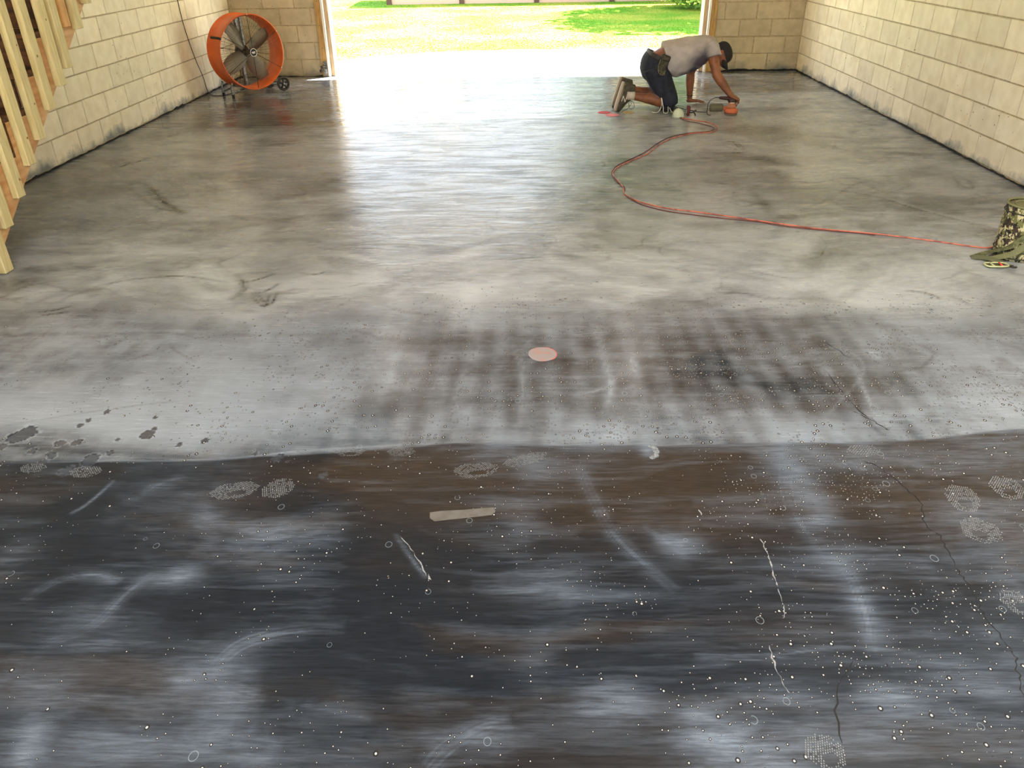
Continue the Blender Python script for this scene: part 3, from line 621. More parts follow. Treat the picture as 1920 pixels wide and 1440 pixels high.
def blades(name, n, region, h, wd, m, parent, seed):
    r = np.random.default_rng(seed); P = np.zeros((0, 2))
    while len(P) < n:
        u = r.random((n*2, 2)); x = region[0]+u[:, 0]*(region[1]-region[0]); y = region[2]+(u[:, 1]**1.5)*(region[3]-region[2])
        ey = np.interp(x, [a for a, b in edge], [b for a, b in edge]); k = (y > ey-.04+.1*r.random(len(y))) & (abs(x+.05*y) < .42*y+.8)
        P = np.concatenate([P, np.stack([x[k], y[k]], 1)])
    P = P[:n]; an = r.random(n)*6.28; hh = h*(.5+r.random(n)); ww = wd*(.6+r.random(n)*.8); lean = (r.random((n, 2))-.5)*hh[:, None]*1.2
    V = np.zeros((n, 3, 3), np.float32); V[:, 0, 0] = P[:, 0]-np.cos(an)*ww; V[:, 0, 1] = P[:, 1]-np.sin(an)*ww; V[:, 1, 0] = P[:, 0]+np.cos(an)*ww; V[:, 1, 1] = P[:, 1]+np.sin(an)*ww
    V[:, :2, 2] = -.03; V[:, 2, :2] = P+lean; V[:, 2, 2] = hh-.03
    me = bpy.data.meshes.new(name); me.vertices.add(3*n); me.vertices.foreach_set('co', V.ravel()); me.loops.add(3*n); me.loops.foreach_set('vertex_index', np.arange(3*n, dtype=np.int32))
    me.polygons.add(n); me.polygons.foreach_set('loop_start', np.arange(0, 3*n, 3, dtype=np.int32)); me.polygons.foreach_set('loop_total', np.full(n, 3, np.int32)); me.update()
    me.materials.append(m); o = bpy.data.objects.new(name, me); C.objects.link(o); o['kind'] = 'stuff'; return o
gb = blades('grass', 80000, (-11, 11, 12, 26), .014, .008, mat('grass_blade', (.13,.28,.022,1), 1.0, spec=.0, noise=((.32,.34,.048,1), .6, .42, .60)), None, 3)
tag(gb, 'short mown grass beyond the sunlit concrete pad', 'grass', kind='stuff')
# flat stones on the pad
for (u, v, w_, nm) in ((785, 103, .17, 'small pale stone at the left end of the row on the pad'), (842, 102, .30, 'widest pale paver in the row on the pad'), (911, 102, .24, 'low pale stone in the middle of the row on the pad'),
                       (961, 101, .2, 'pale stone just right of the middle of the row on the pad'), (1000, 102, .14, 'smallest pale stone on the pad'), (1105, 103, .2, 'pale stone standing apart at the right end of the row on the pad')):
    p = W(u, v); bm = nb(); rd = random.Random(u); k = 10
    A = [(math.cos(2*PI*i/k)*w_/2*rd.uniform(.85, 1.1), math.sin(2*PI*i/k)*w_*.42*rd.uniform(.8, 1.1)) for i in range(k)]
    a = [bm.verts.new((x_, y_, 0)) for x_, y_ in A]; b = [bm.verts.new((x_*.95, y_*.95, .022)) for x_, y_ in A]; c = [bm.verts.new((x_*.8, y_*.8, .028)) for x_, y_ in A]
    for i in range(k): bm.faces.new((a[i], a[(i+1) % k], b[(i+1) % k], b[i])); bm.faces.new((b[i], b[(i+1) % k], c[(i+1) % k], c[i]))
    bm.faces.new(c); o = obj('flat_stone', bm, padm); o.location = (p.x, p.y, -.012); tag(o, nm, 'stone', 'pale stones on the pad')
# neighbouring building: grey-blue panels between brown posts
hs = thing('neighbour_house', 'low neighbouring building with pale grey panels between brown posts beyond the lawn', 'building', (0, 23.7, 0))
sid = mat('panel_grey', lin(160, 168, 176), .7); brn = mat('post_brown', lin(96, 66, 52), .8); tan = mat('foundation_tan', lin(206, 168, 146), .9)
PXs = [-3.9, -1.9, .15, 2.2, 4.3]
for i in range(4):
    bm = nb(); box(bm, PXs[i], PXs[i+1], .03, .12, .1 if i % 2 else .02, 2.2)
    for k in range(1, 10): box(bm, PXs[i], PXs[i+1], .02, .04, .1+k*.2, .115+k*.2)
    obj('wall_panel', bm, sid if i in (1, 2) else tan, hs)
bm = nb(); box(bm, PXs[0], PXs[-1], -.02, .14, -.05, .1); obj('foundation', bm, tan, hs)
for p in PXs: bm = nb(); box(bm, p-.07, p+.07, -.06, .14, -.05, 2.25); obj('post', bm, brn, hs)
bm = nb(); 
v = [bm.verts.new(p) for p in ((-4.3, -.5, 2.2), (4.7, -.5, 2.2), (4.7, 2.5, 2.8), (-4.3, 2.5, 2.8), (-4.3, -.5, 2.3), (4.7, -.5, 2.3), (4.7, 2.5, 2.9), (-4.3, 2.5, 2.9))]
for f in ((0, 1, 2, 3), (4, 5, 6, 7), (0, 1, 5, 4), (1, 2, 6, 5), (2, 3, 7, 6), (3, 0, 4, 7)): bm.faces.new([v[i] for i in f])
obj('roof', bm, mat('roof_shingle', lin(92, 84, 78), .9, noise=(lin(70, 64, 60), 12, .4, .6)), hs)
def leaves(name, n, c, r, size, m, parent=None, seed=0, shell=.45, lobes=7):
    rd = np.random.default_rng(seed)
    lc = rd.normal(size=(lobes, 3)); lc /= np.linalg.norm(lc, axis=1)[:, None]; lc *= .5
    k = rd.integers(0, lobes, n); d = rd.normal(size=(n, 3)); d /= np.linalg.norm(d, axis=1)[:, None]
    P = (lc[k]+d*(.5*(shell+(1-shell)*rd.random((n, 1)))))*np.array(r)+np.array(c)
    P[:, 2] = np.maximum(P[:, 2], .02)
    a = rd.normal(size=(n, 3)); a /= np.linalg.norm(a, axis=1)[:, None]; b = np.cross(a, rd.normal(size=(n, 3))); b /= np.linalg.norm(b, axis=1)[:, None]
    s = size*(.6+.8*rd.random((n, 1)))
    V = np.stack([P-a*s, P+b*s*.35, P+a*s, P-b*s*.35], 1).astype(np.float32)
    me = bpy.data.meshes.new(name); me.vertices.add(4*n); me.vertices.foreach_set('co', V.ravel()); me.loops.add(4*n); me.loops.foreach_set('vertex_index', np.arange(4*n, dtype=np.int32))
    me.polygons.add(n); me.polygons.foreach_set('loop_start', np.arange(0, 4*n, 4, dtype=np.int32)); me.polygons.foreach_set('loop_total', np.full(n, 4, np.int32)); me.update()
    me.materials.append(m); o = bpy.data.objects.new(name, me); C.objects.link(o)
    if parent: o.parent = parent
    o['kind'] = 'stuff'; return o
leafm = mat('leaf_green', lin(66, 92, 48), .6, noise=(lin(92, 116, 66), 1.5, .4, .6)); bark = mat('bark', lin(90, 74, 58), .95, bump=.5, bscale=20)
def tree(lbl, x_, y_, ht, r, n, seed, size=.2):
    t = thing('shade_tree', lbl, 'tree', (x_, y_, 0))
    bm = nb(); tube(bm, [(0, 0, -.05), (.05, 0, ht*.3), (0, .05, ht*.55), (.1, 0, ht*.8)], [.22, .17, .12, .05], 10)
    for k in range(5):
        a = k*1.3; tube(bm, [(0, 0, ht*(.35+.06*k)), (math.cos(a)*r[0]*.3, math.sin(a)*r[1]*.3, ht*(.55+.06*k)), (math.cos(a)*r[0]*.55, math.sin(a)*r[1]*.55, ht*(.65+.06*k))], [.08, .05, .02], 6)
    obj('trunk', bm, bark, t, True); leaves('foliage', n, (0, 0, ht*.62), r, size, leafm, t, seed); return t
tree('large leafy tree on the right that shades the lawn', 7.0, 19.9, 8.5, (5.6, 4.8, 3.6), 16000, 1, .24)
tree('tall leafy tree behind the neighbouring building', 6.0, 30, 11, (7, 4, 4.4), 9000, 2, .32)
tree('leafy tree far to the left of the lawn', -12, 30, 7, (4, 4, 3), 6000, 3, .3)
sh = thing('green_shrub', 'dense green shrub at the edge of the shaded lawn, right of the neighbouring building', 'shrub', (4.25, 21.3, 0))
leaves('foliage', 6500, (.1, -.1, .8), (1.5, 1.6, .95), .085, mat('shrub_leaf', lin(100, 150, 62), .6, noise=(lin(180, 205, 90), 2.5, .45, .6)), sh, 5, .6)
bm = nb()
for k in range(6): a = k*1.05; tube(bm, [(0, 0, -.03), (.3*math.cos(a), .3*math.sin(a), .5), (.7*math.cos(a), .7*math.sin(a), 1.0)], [.03, .02, .008], 6)
obj('stem', bm, bark, sh, True)

# ------------------------------------------------------------------ staircase on the left
SXo = -2.975                                         # outer face of the near stringer
pine = mat('spindle_pine', lin(206, 192, 142), .65, noise=(lin(186, 166, 110), 7, .35, .7), stretch=(9, 9, 1), rnd=.05)
pink = mat('stringer_fir', lin(206, 162, 112), .65, noise=(lin(184, 134, 84), 5, .35, .65), stretch=(1, 1, 7))
drk = mat('tread_dark', lin(112, 74, 44), .8, noise=(lin(60, 36, 20), 8, .35, .65), stretch=(1, 6, 6))
yed = lambda z: (z+2.846)/.72                        # lower edge of the stringer
stair = thing('staircase', 'open wooden staircase with pale vertical slats along the left wall', 'staircase', (-3.4, 4.0, 0))
NS = 13; RISE, RUN = .19, .19/.72; Y1 = 3.69
def yk(k): return Y1+(k-1)*RUN
def stringer(xa, xb):
    bm = nb()
    for k in range(1, NS+1):
        ya, yb_ = yk(k), yk(k)+RUN; zt = RISE*k-.035
        f = lambda y: max(.001, .72*y-2.846)
        ym = [ya, yb_] if not (ya < yed(0) < yb_) else [ya, yed(0), yb_]
        a = [bm.verts.new((xa, y, z)) for y, z in [(y, f(y)) for y in ym]+[(yb_, zt), (ya, zt)]]; b = [bm.verts.new((xb, v.co.y, v.co.z)) for v in a]
        n = len(a)
        bm.faces.new(a); bm.faces.new(b[::-1])
        for i in range(n):
            q_ = (i+1) % n
            if abs(a[i].co.y-a[q_].co.y) < 1e-5: continue          # faces shared with the next step
            bm.faces.new((a[i], a[q_], b[q_], b[i]))
    return bm
for xa, xb in ((SXo-.038, SXo), (XL+.02, XL+.058), ((XL+SXo)/2-.019, (XL+SXo)/2+.019)):
    place_child(obj('stringer', stringer(xa, xb), pink), stair)
for k in range(1, NS+1):
    bm = nb(); box(bm, XL+.015, SXo+.0, yk(k)-.03, yk(k)+RUN, RISE*k-.034, RISE*k, .004); place_child(obj('tread', bm, drk), stair)
    bm = nb(); box(bm, XL+.015, SXo-.0385, yk(k)-.018, yk(k)-.0005, RISE*(k-1)+.002, RISE*k-.035); place_child(obj('riser', bm, drk), stair)
def slat(bm, y0, z0, z1, wy=.076, t=.038, x0=SXo+.001): box(bm, x0, x0+t, y0-wy/2, y0+wy/2, z0, z1, .003); return bm
SL = [(4.03, .003, 0), (4.158, .219, 0), (4.347, .335, 0), (4.537, .473, 0), (4.71, .581, 0), (4.903, .717, 0), (5.092, .825, 0), (5.219, .911, 0), (5.326, 1.139, 1), (5.474, 1.115, 0), (5.66, 1.25, 0), (5.84, 1.38, 0), (6.02, 1.51, 0), (6.2, 1.64, 0), (6.38, 1.77, 0), (3.86, .003, 0)]
for i, (y0, z0, dark) in enumerate(SL):
    ztop = .72*y0-2.466+.98
    z0 = max(z0, .003)
    bm = slat(nb(), y0+.02, z0-.0, ztop, x0=SXo+.001)
    o = obj('slat', bm, mat('slat_orange', lin(206, 158, 90), .65, noise=(lin(170, 118, 60), 7, .35, .7), stretch=(9, 9, 1)) if dark else pine); place_child(o, stair)
    if dark: o['label'] = 'short orange-brown slat with a rough end'
bm = nb()
P = [(3.8, .72*3.8-2.466+.98), (7.0, .72*7.0-2.466+.98)]
for dz, xa, xb in ((0, SXo-.02, SXo+.07),):
    q = [bm.verts.new((x_, y_, z_+h_)) for x_ in (xa, xb) for (y_, z_) in P for h_ in (0, .04)]
    for f in ((0, 1, 3, 2), (4, 5, 7, 6), (0, 1, 5, 4), (2, 3, 7, 6), (0, 2, 6, 4), (1, 3, 7, 5)): bm.faces.new([q[i] for i in f])
place_child(obj('handrail', bm, pine), stair)
# knots on the slats
for (y0, z_, r_) in ((4.73, .78, .007), (4.9, 1.02, .009), (4.73, 1.1, .006), (4.56, .62, .008), (5.1, 1.2, .007), (4.37, .43, .009), (5.48, 1.3, .007)):
    bm = nb(); tube(bm, [(SXo+.0392, y0+.02, z_), (SXo+.0402, y0+.02, z_)], [r_, r_*.8], 8, up=Vector((0, 0, 1)))
    place_child(obj('knot', bm, mat('knot', lin(140, 104, 60), .8)), stair)

# ------------------------------------------------------------------ drum fan in the left corner
FA = Vector((.745, -.667, 0)).normalized(); FT = Vector((.667, .745, 0)).normalized()
fan = thing('drum_fan', 'large orange drum fan on wheels in the far left corner', 'fan', (-3.30, 9.72, 0))
orange = mat('fan_orange', lin(222, 106, 44), .42, noise=(lin(206, 92, 36), 6, .4, .6), spec=.5)
FO = Vector((-3.232, 9.68, .462)); UPV = Vector((0, 0, 1))
def fp(a, t, z): return FO+FA*a+FT*t+UPV*z           # a towards the front, t to the right, z up
def ringpath(a, r, n=64): return [fp(a, r*math.cos(2*PI*i/n), r*math.sin(2*PI*i/n)) for i in range(n)]
bm = nb(); n = 72
prof = [(.0, .402), (-.006, .410), (-.016, .404), (-.03, .392), (-.15, .386), (-.27, .392), (-.284, .404), (-.294, .410), (-.30, .402), (-.296, .398), (-.27, .386), (-.15, .380), (-.03, .386), (-.004, .397)]
R_ = [[bm.verts.new(fp(a, r*math.cos(2*PI*i/n), r*math.sin(2*PI*i/n))) for i in range(n)] for a, r in prof]
for j in range(len(prof)):
    A, B = R_[j], R_[(j+1) % len(prof)]
    for i in range(n): bm.faces.new((A[i], A[(i+1) % n], B[(i+1) % n], B[i]))
place_child(obj('drum', bm, orange, None, True), fan)
wire = mat('grille_wire', lin(90, 84, 74), .4, .6); wired = mat('grille_rod', lin(66, 52, 38), .45, .5)
for side, a0, hub_r in (('front', -.004, .045), ('rear', -.292, .05)):
    bm = nb()
    for r in ([.12, .2, .28, .35] if side == 'rear' else [.12, .26]): tube(bm, ringpath(a0+(.012 if side == 'front' else -.012)*(1-(r/.4)**2), r, 48), .0011, 4, closed=True, up=FA)
    if True:
        for k in range(72 if side == 'rear' else 48):
            th = 2*PI*k/72; tube(bm, [fp(a0-.010, .10*math.cos(th), .10*math.sin(th)), fp(a0, .398*math.cos(th+.12), .398*math.sin(th+.12))], .0012, 4)
    g_ = obj('grille', bm, wire, None, True); place_child(g_, fan); g_['label'] = side+' wire grille'
    bm = nb()
    for k in range(6 if side == 'front' else 8):
        th = 2*PI*(k+.5)/(6 if side == 'front' else 8)+(.0 if side == 'front' else .2)
        tube(bm, [fp(a0+.012, hub_r*math.cos(th), hub_r*math.sin(th)), fp(a0, .398*math.cos(th), .398*math.sin(th))], .0034, 6)
    place_child(obj('grille_rod', bm, wired, None, True), fan)
bm = nb(); tube(bm, [fp(.0, 0, 0), fp(.016, 0, 0), fp(.018, 0, 0)], [.044, .044, .040], 28); place_child(obj('hub_cap', bm, mat('hub_black', lin(22, 20, 20), .4), None), fan)
bm = nb(); tube(bm, [fp(.0185, .041*math.cos(2*PI*i/40), .041*math.sin(2*PI*i/40)) for i in range(40)], .0032, 6, closed=True, up=FA); place_child(obj('hub_ring', bm, whitem, None, True), fan)
bm = nb()     # worn white lettering-like mark on the hub
for (t0, t1, z0, z1) in ((-.026, .012, -.002, .010), (-.018, .024, -.012, -.002), (.006, .026, .002, .012)):
    q = [bm.verts.new(fp(.0188, t_, z_)) for t_, z_ in ((t0, z0), (t1, z0+.003), (t1-.004, z1), (t0+.004, z1-.002))]; bm.faces.new(q)
place_child(obj('hub_mark', bm, whitem), fan)
alum = mat('blade_aluminium', lin(136, 130, 112), .55, .2)
for k in range(4):
    bm = nb(); pr = None
    for i in range(10):
        r = .05+.31*i/9; tw = .6-.35*i/9; wv = .06+.035*math.sin(PI*i/9); th = k*PI/2+.55
        c_, s_ = math.cos(th), math.sin(th)
        row = []
        for u_ in (-1, 0, 1):
            off = u_*wv; row.append(bm.verts.new(fp(-.15+off*math.sin(tw)+.01*(1-u_*u_), r*c_-off*math.cos(tw)*s_, r*s_+off*math.cos(tw)*c_)))
        if pr:
            for j in range(2): bm.faces.new((pr[j], pr[j+1], row[j+1], row[j]))
        pr = row
    o = obj('blade', bm, alum, None, True); so_ = o.modifiers.new('t', 'SOLIDIFY'); so_.thickness = .003; place_child(o, fan)
bm = nb(); tube(bm, [fp(-.10, 0, 0), fp(-.20, 0, 0)], .03, 16); place_child(obj('blade_hub', bm, wired, None), fan)
bm = nb(); tube(bm, [fp(-.20, 0, 0), fp(-.22, 0, 0), fp(-.27, 0, 0), fp(-.285, 0, 0)], [.04, .075, .075, .04], 20); place_child(obj('motor', bm, mat('motor_black', lin(46, 42, 38), .5), None, True), fan)
bm = nb(); tube(bm, [fp(-.27, 0, -.39), fp(-.27, 0, .39)], .012, 6, flat=2.2); tube(bm, [fp(-.17, 0, .07), fp(-.17, 0, .385)], .01, 6, flat=2.0); place_child(obj('motor_mount', bm, steel, None), fan)
bm = nb(); tube(bm, smooth_path([fp(.004, -.372, .176), fp(-.01, -.392, .184), fp(-.16, -.392, .184), fp(-.175, -.372, .176)], 4), .0135, 10); place_child(obj('handle', bm, mat('handle_black', lin(26, 20, 18), .6), None, True), fan)
for a0 in (-.03, -.25):
    bm = nb(); tube(bm, smooth_path([fp(a0, -.31, -.30), fp(a0, -.33, -.36), fp(a0, -.33, -.42), fp(a0, -.325, -.438)], 4), .012, 8); tube(bm, smooth_path([fp(a0, -.17, -.36), fp(a0, -.25, -.395), fp(a0, -.325, -.41)], 4), .011, 8)
    l_ = obj('leg', bm, steel, None, True); place_child(l_, fan)
    bm = nb(); tube(bm, [fp(a0, -.325, -.461), fp(a0, -.325, -.425)], .016, 10); f_ = obj('foot_cap', bm, mat('rubber', lin(28, 26, 26), .8), None); place_child(f_, fan)
bm = nb()
for a0 in (-.03, -.25): tube(bm, [fp(a0, -.17, -.372), fp(a0, .0, -.402), fp(a0, .18, -.372), fp(a0, .32, -.378)], .011, 8)
tube(bm, [fp(.02, .32, -.378), fp(-.30, .32, -.378)], .009, 8)
place_child(obj('cart_frame', bm, mat('frame_grey', lin(120, 118, 110), .45, .6), None, True), fan)
for a0 in (.035, -.285):
    c_ = fp(a0, .318, -.378); bm = nb(); rr = .082
    tube(bm, [c_+FT*rr*.88*math.cos(2*PI*i/32)+UPV*rr*.88*math.sin(2*PI*i/32) for i in range(32)], [(rr*.13, .016)]*32, 8, closed=True, up=FA)
    w_ = obj('wheel', bm, mat('tyre', lin(58, 54, 50), .8), None, True); place_child(w_, fan)
    bm = nb()
    tube(bm, [c_+FT*rr*.70*math.cos(2*PI*i/28)+UPV*rr*.70*math.sin(2*PI*i/28) for i in range(28)], .005, 6, closed=True, up=FA)
    for k in range(5):
        th = 2*PI*k/5+.3; tube(bm, [c_, c_+FT*rr*.72*math.cos(th)+UPV*rr*.72*math.sin(th)], [.008, .013], 6)
    tube(bm, [c_-FA*.014, c_+FA*.014], .02, 12); s_ = obj('spokes', bm, mat('spoke_black', lin(24, 22, 22), .5), None, True); place_child(s_, fan)
    bm = nb(); tube(bm, [c_+FA*.014, c_+FA*.022], .012, 12); place_child(obj('axle_cap', bm, mat('chrome', lin(220, 216, 205), .25, .9), None), fan)
for k in range(6):
    bm = nb(); th = 2*PI*(k+.5)/6; ellipsoid(bm, fp(.004, .400*math.cos(th), .400*math.sin(th)), [Vector((.007, 0, 0)), Vector((0, .007, 0)), Vector((0, 0, .007))], 8)
    place_child(obj('bolt', bm, mat('bolt_bright', lin(225, 205, 180), .3, .7), None, True), fan)
# its flex: down the wall and over the floor to the fan
bm = nb(); pts = [(XL+.016, 9.35, 2.2), (XL+.016, 9.40, 1.5), (XL+.016, 9.43, 1.03), (XL+.018, 9.46, .75), (XL+.018, 9.58, .42), (XL+.02, 9.70, .20), (XL+.035, 9.72, .03), (-3.76, 9.60, .006), (-3.66, 9.60, .006), (-3.60, 9.70, .006), (-3.56, 9.86, .006), (-3.50, 9.95, .02), (-3.44, 9.98, .08)]
tube(bm, smooth_path(pts, 7), .0045, 6); o = obj('power_cord', bm, mat('cord_brown', lin(52, 34, 24), .6), None, True)
tag(o, 'thin dark cord hanging down the left wall to the drum fan', 'cord')

# ------------------------------------------------------------------ extension cord across the floor
cm = mat('cord_orange', lin(214, 118, 92), .5, noise=(lin(150, 74, 60), 14, .45, .6)); cmd = mat('cord_maroon', lin(96, 44, 36), .55)
CP = [(1265,212),(1278,222),(1300,226),(1330,231),(1345,240),(1335,249),(1300,251),(1265,259),(1240,270),(1213,290),(1180,304),(1158,315),(1149,327),(1158,340),(1168,352),(1172,366),(1200,380),(1250,392),(1300,398),(1370,408),(1440,418),(1530,430),(1640,440),(1740,452),(1840,466)]
pts = [W(*p)+Vector((0, 0, .006)) for p in CP]+[Vector(q) for q in ((2.68, 4.345, .006), (2.80, 4.34, .006), (2.92, 4.25, .006), (3.1, 4.1, .006))]
bm = nb(); tube(bm, smooth_path(pts, 5), .0044, 6); o = obj('extension_cord', bm, cm, None, True); tag(o, 'long orange extension cord curving from the kneeling worker to the camouflage bag', 'cord')
CP2 = [(1267,214),(1282,226),(1312,232),(1338,240),(1330,247),(1296,250),(1262,256),(1235,268),(1208,287),(1176,302),(1155,313),(1147,326),(1156,341),(1171,352),(1171,364),(1196,382),(1245,396),(1300,404),(1350,410),(1400,415),(1425,417.5),(1460,424),(1520,431),(1600,437.5),(1640,442)]
pts = [W(*p)+Vector((0, 0, .0045)) for p in CP2]
bm = nb(); tube(bm, smooth_path(pts, 5), .0034, 6); o = obj('tool_cord', bm, cmd, None, True); tag(o, 'thinner maroon cord lying along the first curves of the orange one', 'cord')

# ------------------------------------------------------------------ sanding discs
def disc(x_, y_, z_, r, m, lbl, tilt=0, dirt=None, smooth_warp=.0):
    bm = nb(); n = 40; t = .0028
    pr = [(0, 0, t), (.5, 0, t), (.93, 0, t), (1.0, 0, t*.6), (1.0, 0, 0)]
    prev = None; cv = bm.verts.new((0, 0, t+z_))
    for f, _, h in pr[1:]:
        row = [bm.verts.new((r*f*(1+.02*math.sin(3*2*PI*i/n+x_*9))*math.cos(2*PI*i/n), r*f*(1+.015*math.sin(2*2*PI*i/n))*math.sin(2*PI*i/n), z_+h+smooth_warp*f*f*max(0, math.cos(2*PI*i/n-2.2)))) for i in range(n)]
        for i in range(n):
            if prev is None: bm.faces.new((cv, row[i], row[(i+1) % n]))
            else: bm.faces.new((prev[i], row[i], row[(i+1) % n], prev[(i+1) % n]))
        prev = row
    bm.faces.new(prev)
    o = obj('sanding_disc', bm, m); o.location = (x_, y_, .0004); o.rotation_euler = (0, 0, tilt); tag(o, lbl, 'sanding disc', 'used sanding discs'); return o
pk = mat('disc_dusty', lin(138, 128, 128), .85, noise=(lin(168, 108, 98), 16, .52, .70))
d0 = disc(.046, 3.035, 0, .0625, pk, 'dusty pink sanding disc alone in the middle of the floor', .3, smooth_warp=.004)
bm = nb(); tube(bm, [Vector((.0635*math.cos(a), .0635*math.sin(a), .002)) for a in [(-70+i*7)*PI/180 for i in range(24)]], .0018, 6); o = obj('rim', bm, mat('disc_red', lin(196, 100, 84), .7), d0); o['label'] = 'clean coral red edge'
disc(*W(1133,211)[:2], 0, .067, mat('pad_red', lin(196, 66, 72), .8), 'dark red sanding disc left of the sneaker toe')
disc(*W(1148,216)[:2], 0, .067, mat('pad_pink', lin(232, 130, 136), .8), 'light pink sanding disc, nearest of those by the sneaker')
disc(*W(1178,211)[:2], 0, .062, mat('pad_tan', lin(206, 178, 120), .8), 'tan sanding disc under the raised sneaker laces')

# ------------------------------------------------------------------ camouflage bag at the right edge
cx, cy, cr, ch_ = 2.700, 4.195, .110, .305
bag = thing('camouflage_bag', 'upright round camouflage bag with olive webbing strap at the right edge', 'bag', (cx, cy, 0))
camo = bpy.data.materials.new('camo_cloth'); camo.use_nodes = True; n = camo.node_tree; b = n.nodes['Principled BSDF']; b.inputs['Roughness'].default_value = .85
g = n.nodes.new('ShaderNodeNewGeometry'); L = n.links.new; src = None
for i, (sc_, th, col_) in enumerate(((14, 0, lin(186, 176, 136)), (34, .50, lin(104, 104, 60)), (30, .53, lin(58, 44, 30)), (44, .58, lin(24, 21, 18)))):
    if i == 0: base_ = col_; continue
    mp = n.nodes.new('ShaderNodeMapping'); mp.inputs['Location'].default_value = (i*3.3, i, i*7); mp.inputs['Scale'].default_value = (1, 1, .75); L(g.outputs['Position'], mp.inputs[0])
    z = n.nodes.new('ShaderNodeTexNoise'); z.inputs['Scale'].default_value = sc_; z.inputs['Detail'].default_value = 3; z.inputs['Roughness'].default_value = .65; L(mp.outputs[0], z.inputs[0])
    q = n.nodes.new('ShaderNodeMath'); q.operation = 'GREATER_THAN'; q.inputs[1].default_value = th; L(z.outputs[0], q.inputs[0])
    m_ = n.nodes.new('ShaderNodeMix'); m_.data_type = 'RGBA'; L(q.outputs[0], m_.inputs[0]); m_.inputs[7].default_value = col_
    if src is None: m_.inputs[6].default_value = base_
    else: L(src, m_.inputs[6])
    src = m_.outputs[2]
L(src, b.inputs['Base Color'])
bm = nb(); N_ = 48; prev = None
for i in range(15):
    h = .002+(ch_-.012)*i/14; r = cr*(.97+.03*math.sin(PI*i/14)-(.05 if i == 0 else 0))+.0012*math.sin(i*2.1)
    row = [bm.verts.new((r*(1+.008*math.sin(5*2*PI*k/N_+i*.7))*math.cos(2*PI*k/N_), r*(1+.008*math.sin(5*2*PI*k/N_+i*.7))*math.sin(2*PI*k/N_), h)) for k in range(N_)]
    if prev:
        for k in range(N_): bm.faces.new((prev[k], prev[(k+1) % N_], row[(k+1) % N_], row[k]))
    else: bm.faces.new(row[::-1])
    prev = row
bm.faces.new(prev); obj('body', bm, camo, bag, True)
olive = mat('olive_web', lin(104, 106, 66), .8, noise=(lin(70, 72, 42), 60, .4, .6)); olivel = mat('olive_light', lin(118, 116, 78), .6)
bm = nb(); tube(bm, [(cr*.96*math.cos(2*PI*i/40), cr*.96*math.sin(2*PI*i/40), ch_-.004) for i in range(40)], .007, 8, closed=True); obj('rim', bm, olivel, bag, True)
bm = nb(); tube(bm, [(0, 0, ch_-.014), (0, 0, ch_-.008)], [cr*.9, cr*.82], 32); tube(bm, [(cr*.62*math.cos(2*PI*i/32), cr*.62*math.sin(2*PI*i/32), ch_-.006) for i in range(32)], .005, 6, closed=True); obj('lid', bm, mat('lid_olive', lin(120, 118, 84), .7), bag, True)
for h in (.02, .055, ch_-.04):
    bm = nb(); tube(bm, [(cr*(1.015)*math.cos(2*PI*i/40), cr*(1.015)*math.sin(2*PI*i/40), h) for i in range(40)], .0035, 6, closed=True)
    obj('seam_piping', bm, mat('piping_dark', lin(52, 54, 36), .8), bag, True)
def strap(name, pts, wd, m, parent, nrm=None, lbl=None, t=.0018):
    P = smooth_path(pts, 6); bm = nb(); pr = None
    for i, p in enumerate(P):
        d = (P[min(i+1, len(P)-1)]-P[max(i-1, 0)]).normalized(); f = i/(len(P)-1)
        u_ = nrm[0].lerp(nrm[1], f) if nrm else Vector((0, 0, 1)); s = d.cross(u_).normalized(); u2 = s.cross(d).normalized()
        row = [bm.verts.new(p+s*wd/2+u2*t), bm.verts.new(p-s*wd/2+u2*t), bm.verts.new(p-s*wd/2-u2*t), bm.verts.new(p+s*wd/2-u2*t)]
        if pr:
            for k in range(4): bm.faces.new((pr[k], pr[(k+1) % 4], row[(k+1) % 4], row[k]))
        else: bm.faces.new(row)
        pr = row
    bm.faces.new(pr[::-1]); o = obj(name, bm, m)
    if lbl: o['label'] = lbl
    return place_child(o, parent)
out = Vector((-.5, -.86, 0)); floor_up = Vector((-.1, -.2, 1))
def bs(deg, z, o_=.006): return Vector((cx+(cr+o_)*math.cos(math.radians(deg)), cy+(cr+o_)*math.sin(math.radians(deg)), z))
strap('strap', [bs(-62, .262), bs(-85, .215), bs(-112, .150), bs(-138, .085, .012), W(1848, 474, .022), W(1822, 482, .006)], .028, olive, bag, (Vector((.3, -.95, 0)), floor_up))
strap('strap', [bs(-58, .205), bs(-80, .160), bs(-104, .105, .012), bs(-126, .055, .02), W(1862, 484, .018), W(1846, 486, .012)], .034, mat('olive_pale', lin(112, 112, 76), .8), bag, (Vector((.3, -.95, 0)), floor_up))
strap('strap', [W(1822,482,.006), W(1845,482.5,.02), W(1865,488,.018), W(1884,492,.005)], .034, mat('olive_grey', lin(98, 100, 72), .85), bag, (Vector((0, -.5, .8)), Vector((0, -.3, 1))))
bk = thing('strap_buckle', 'pale olive ladder buckle with a red bar in front of the camouflage bag', 'buckle', W(1867,500)); bc = W(1867,500)
bm = nb(); k = 36
loop = []
for i in range(k):
    a = 2*PI*i/k; loop.append(Vector((.060*math.copysign(abs(math.cos(a))**.6, math.cos(a)), .030*math.copysign(abs(math.sin(a))**.6, math.sin(a)), .012)))
tube(bm, loop, .0048, 6, closed=True); tube(bm, [(-.022, -.028, .012), (-.022, .028, .012)], .005, 6); obj('frame', bm, mat('buckle_pale', lin(188, 190, 142), .5), bk, True)
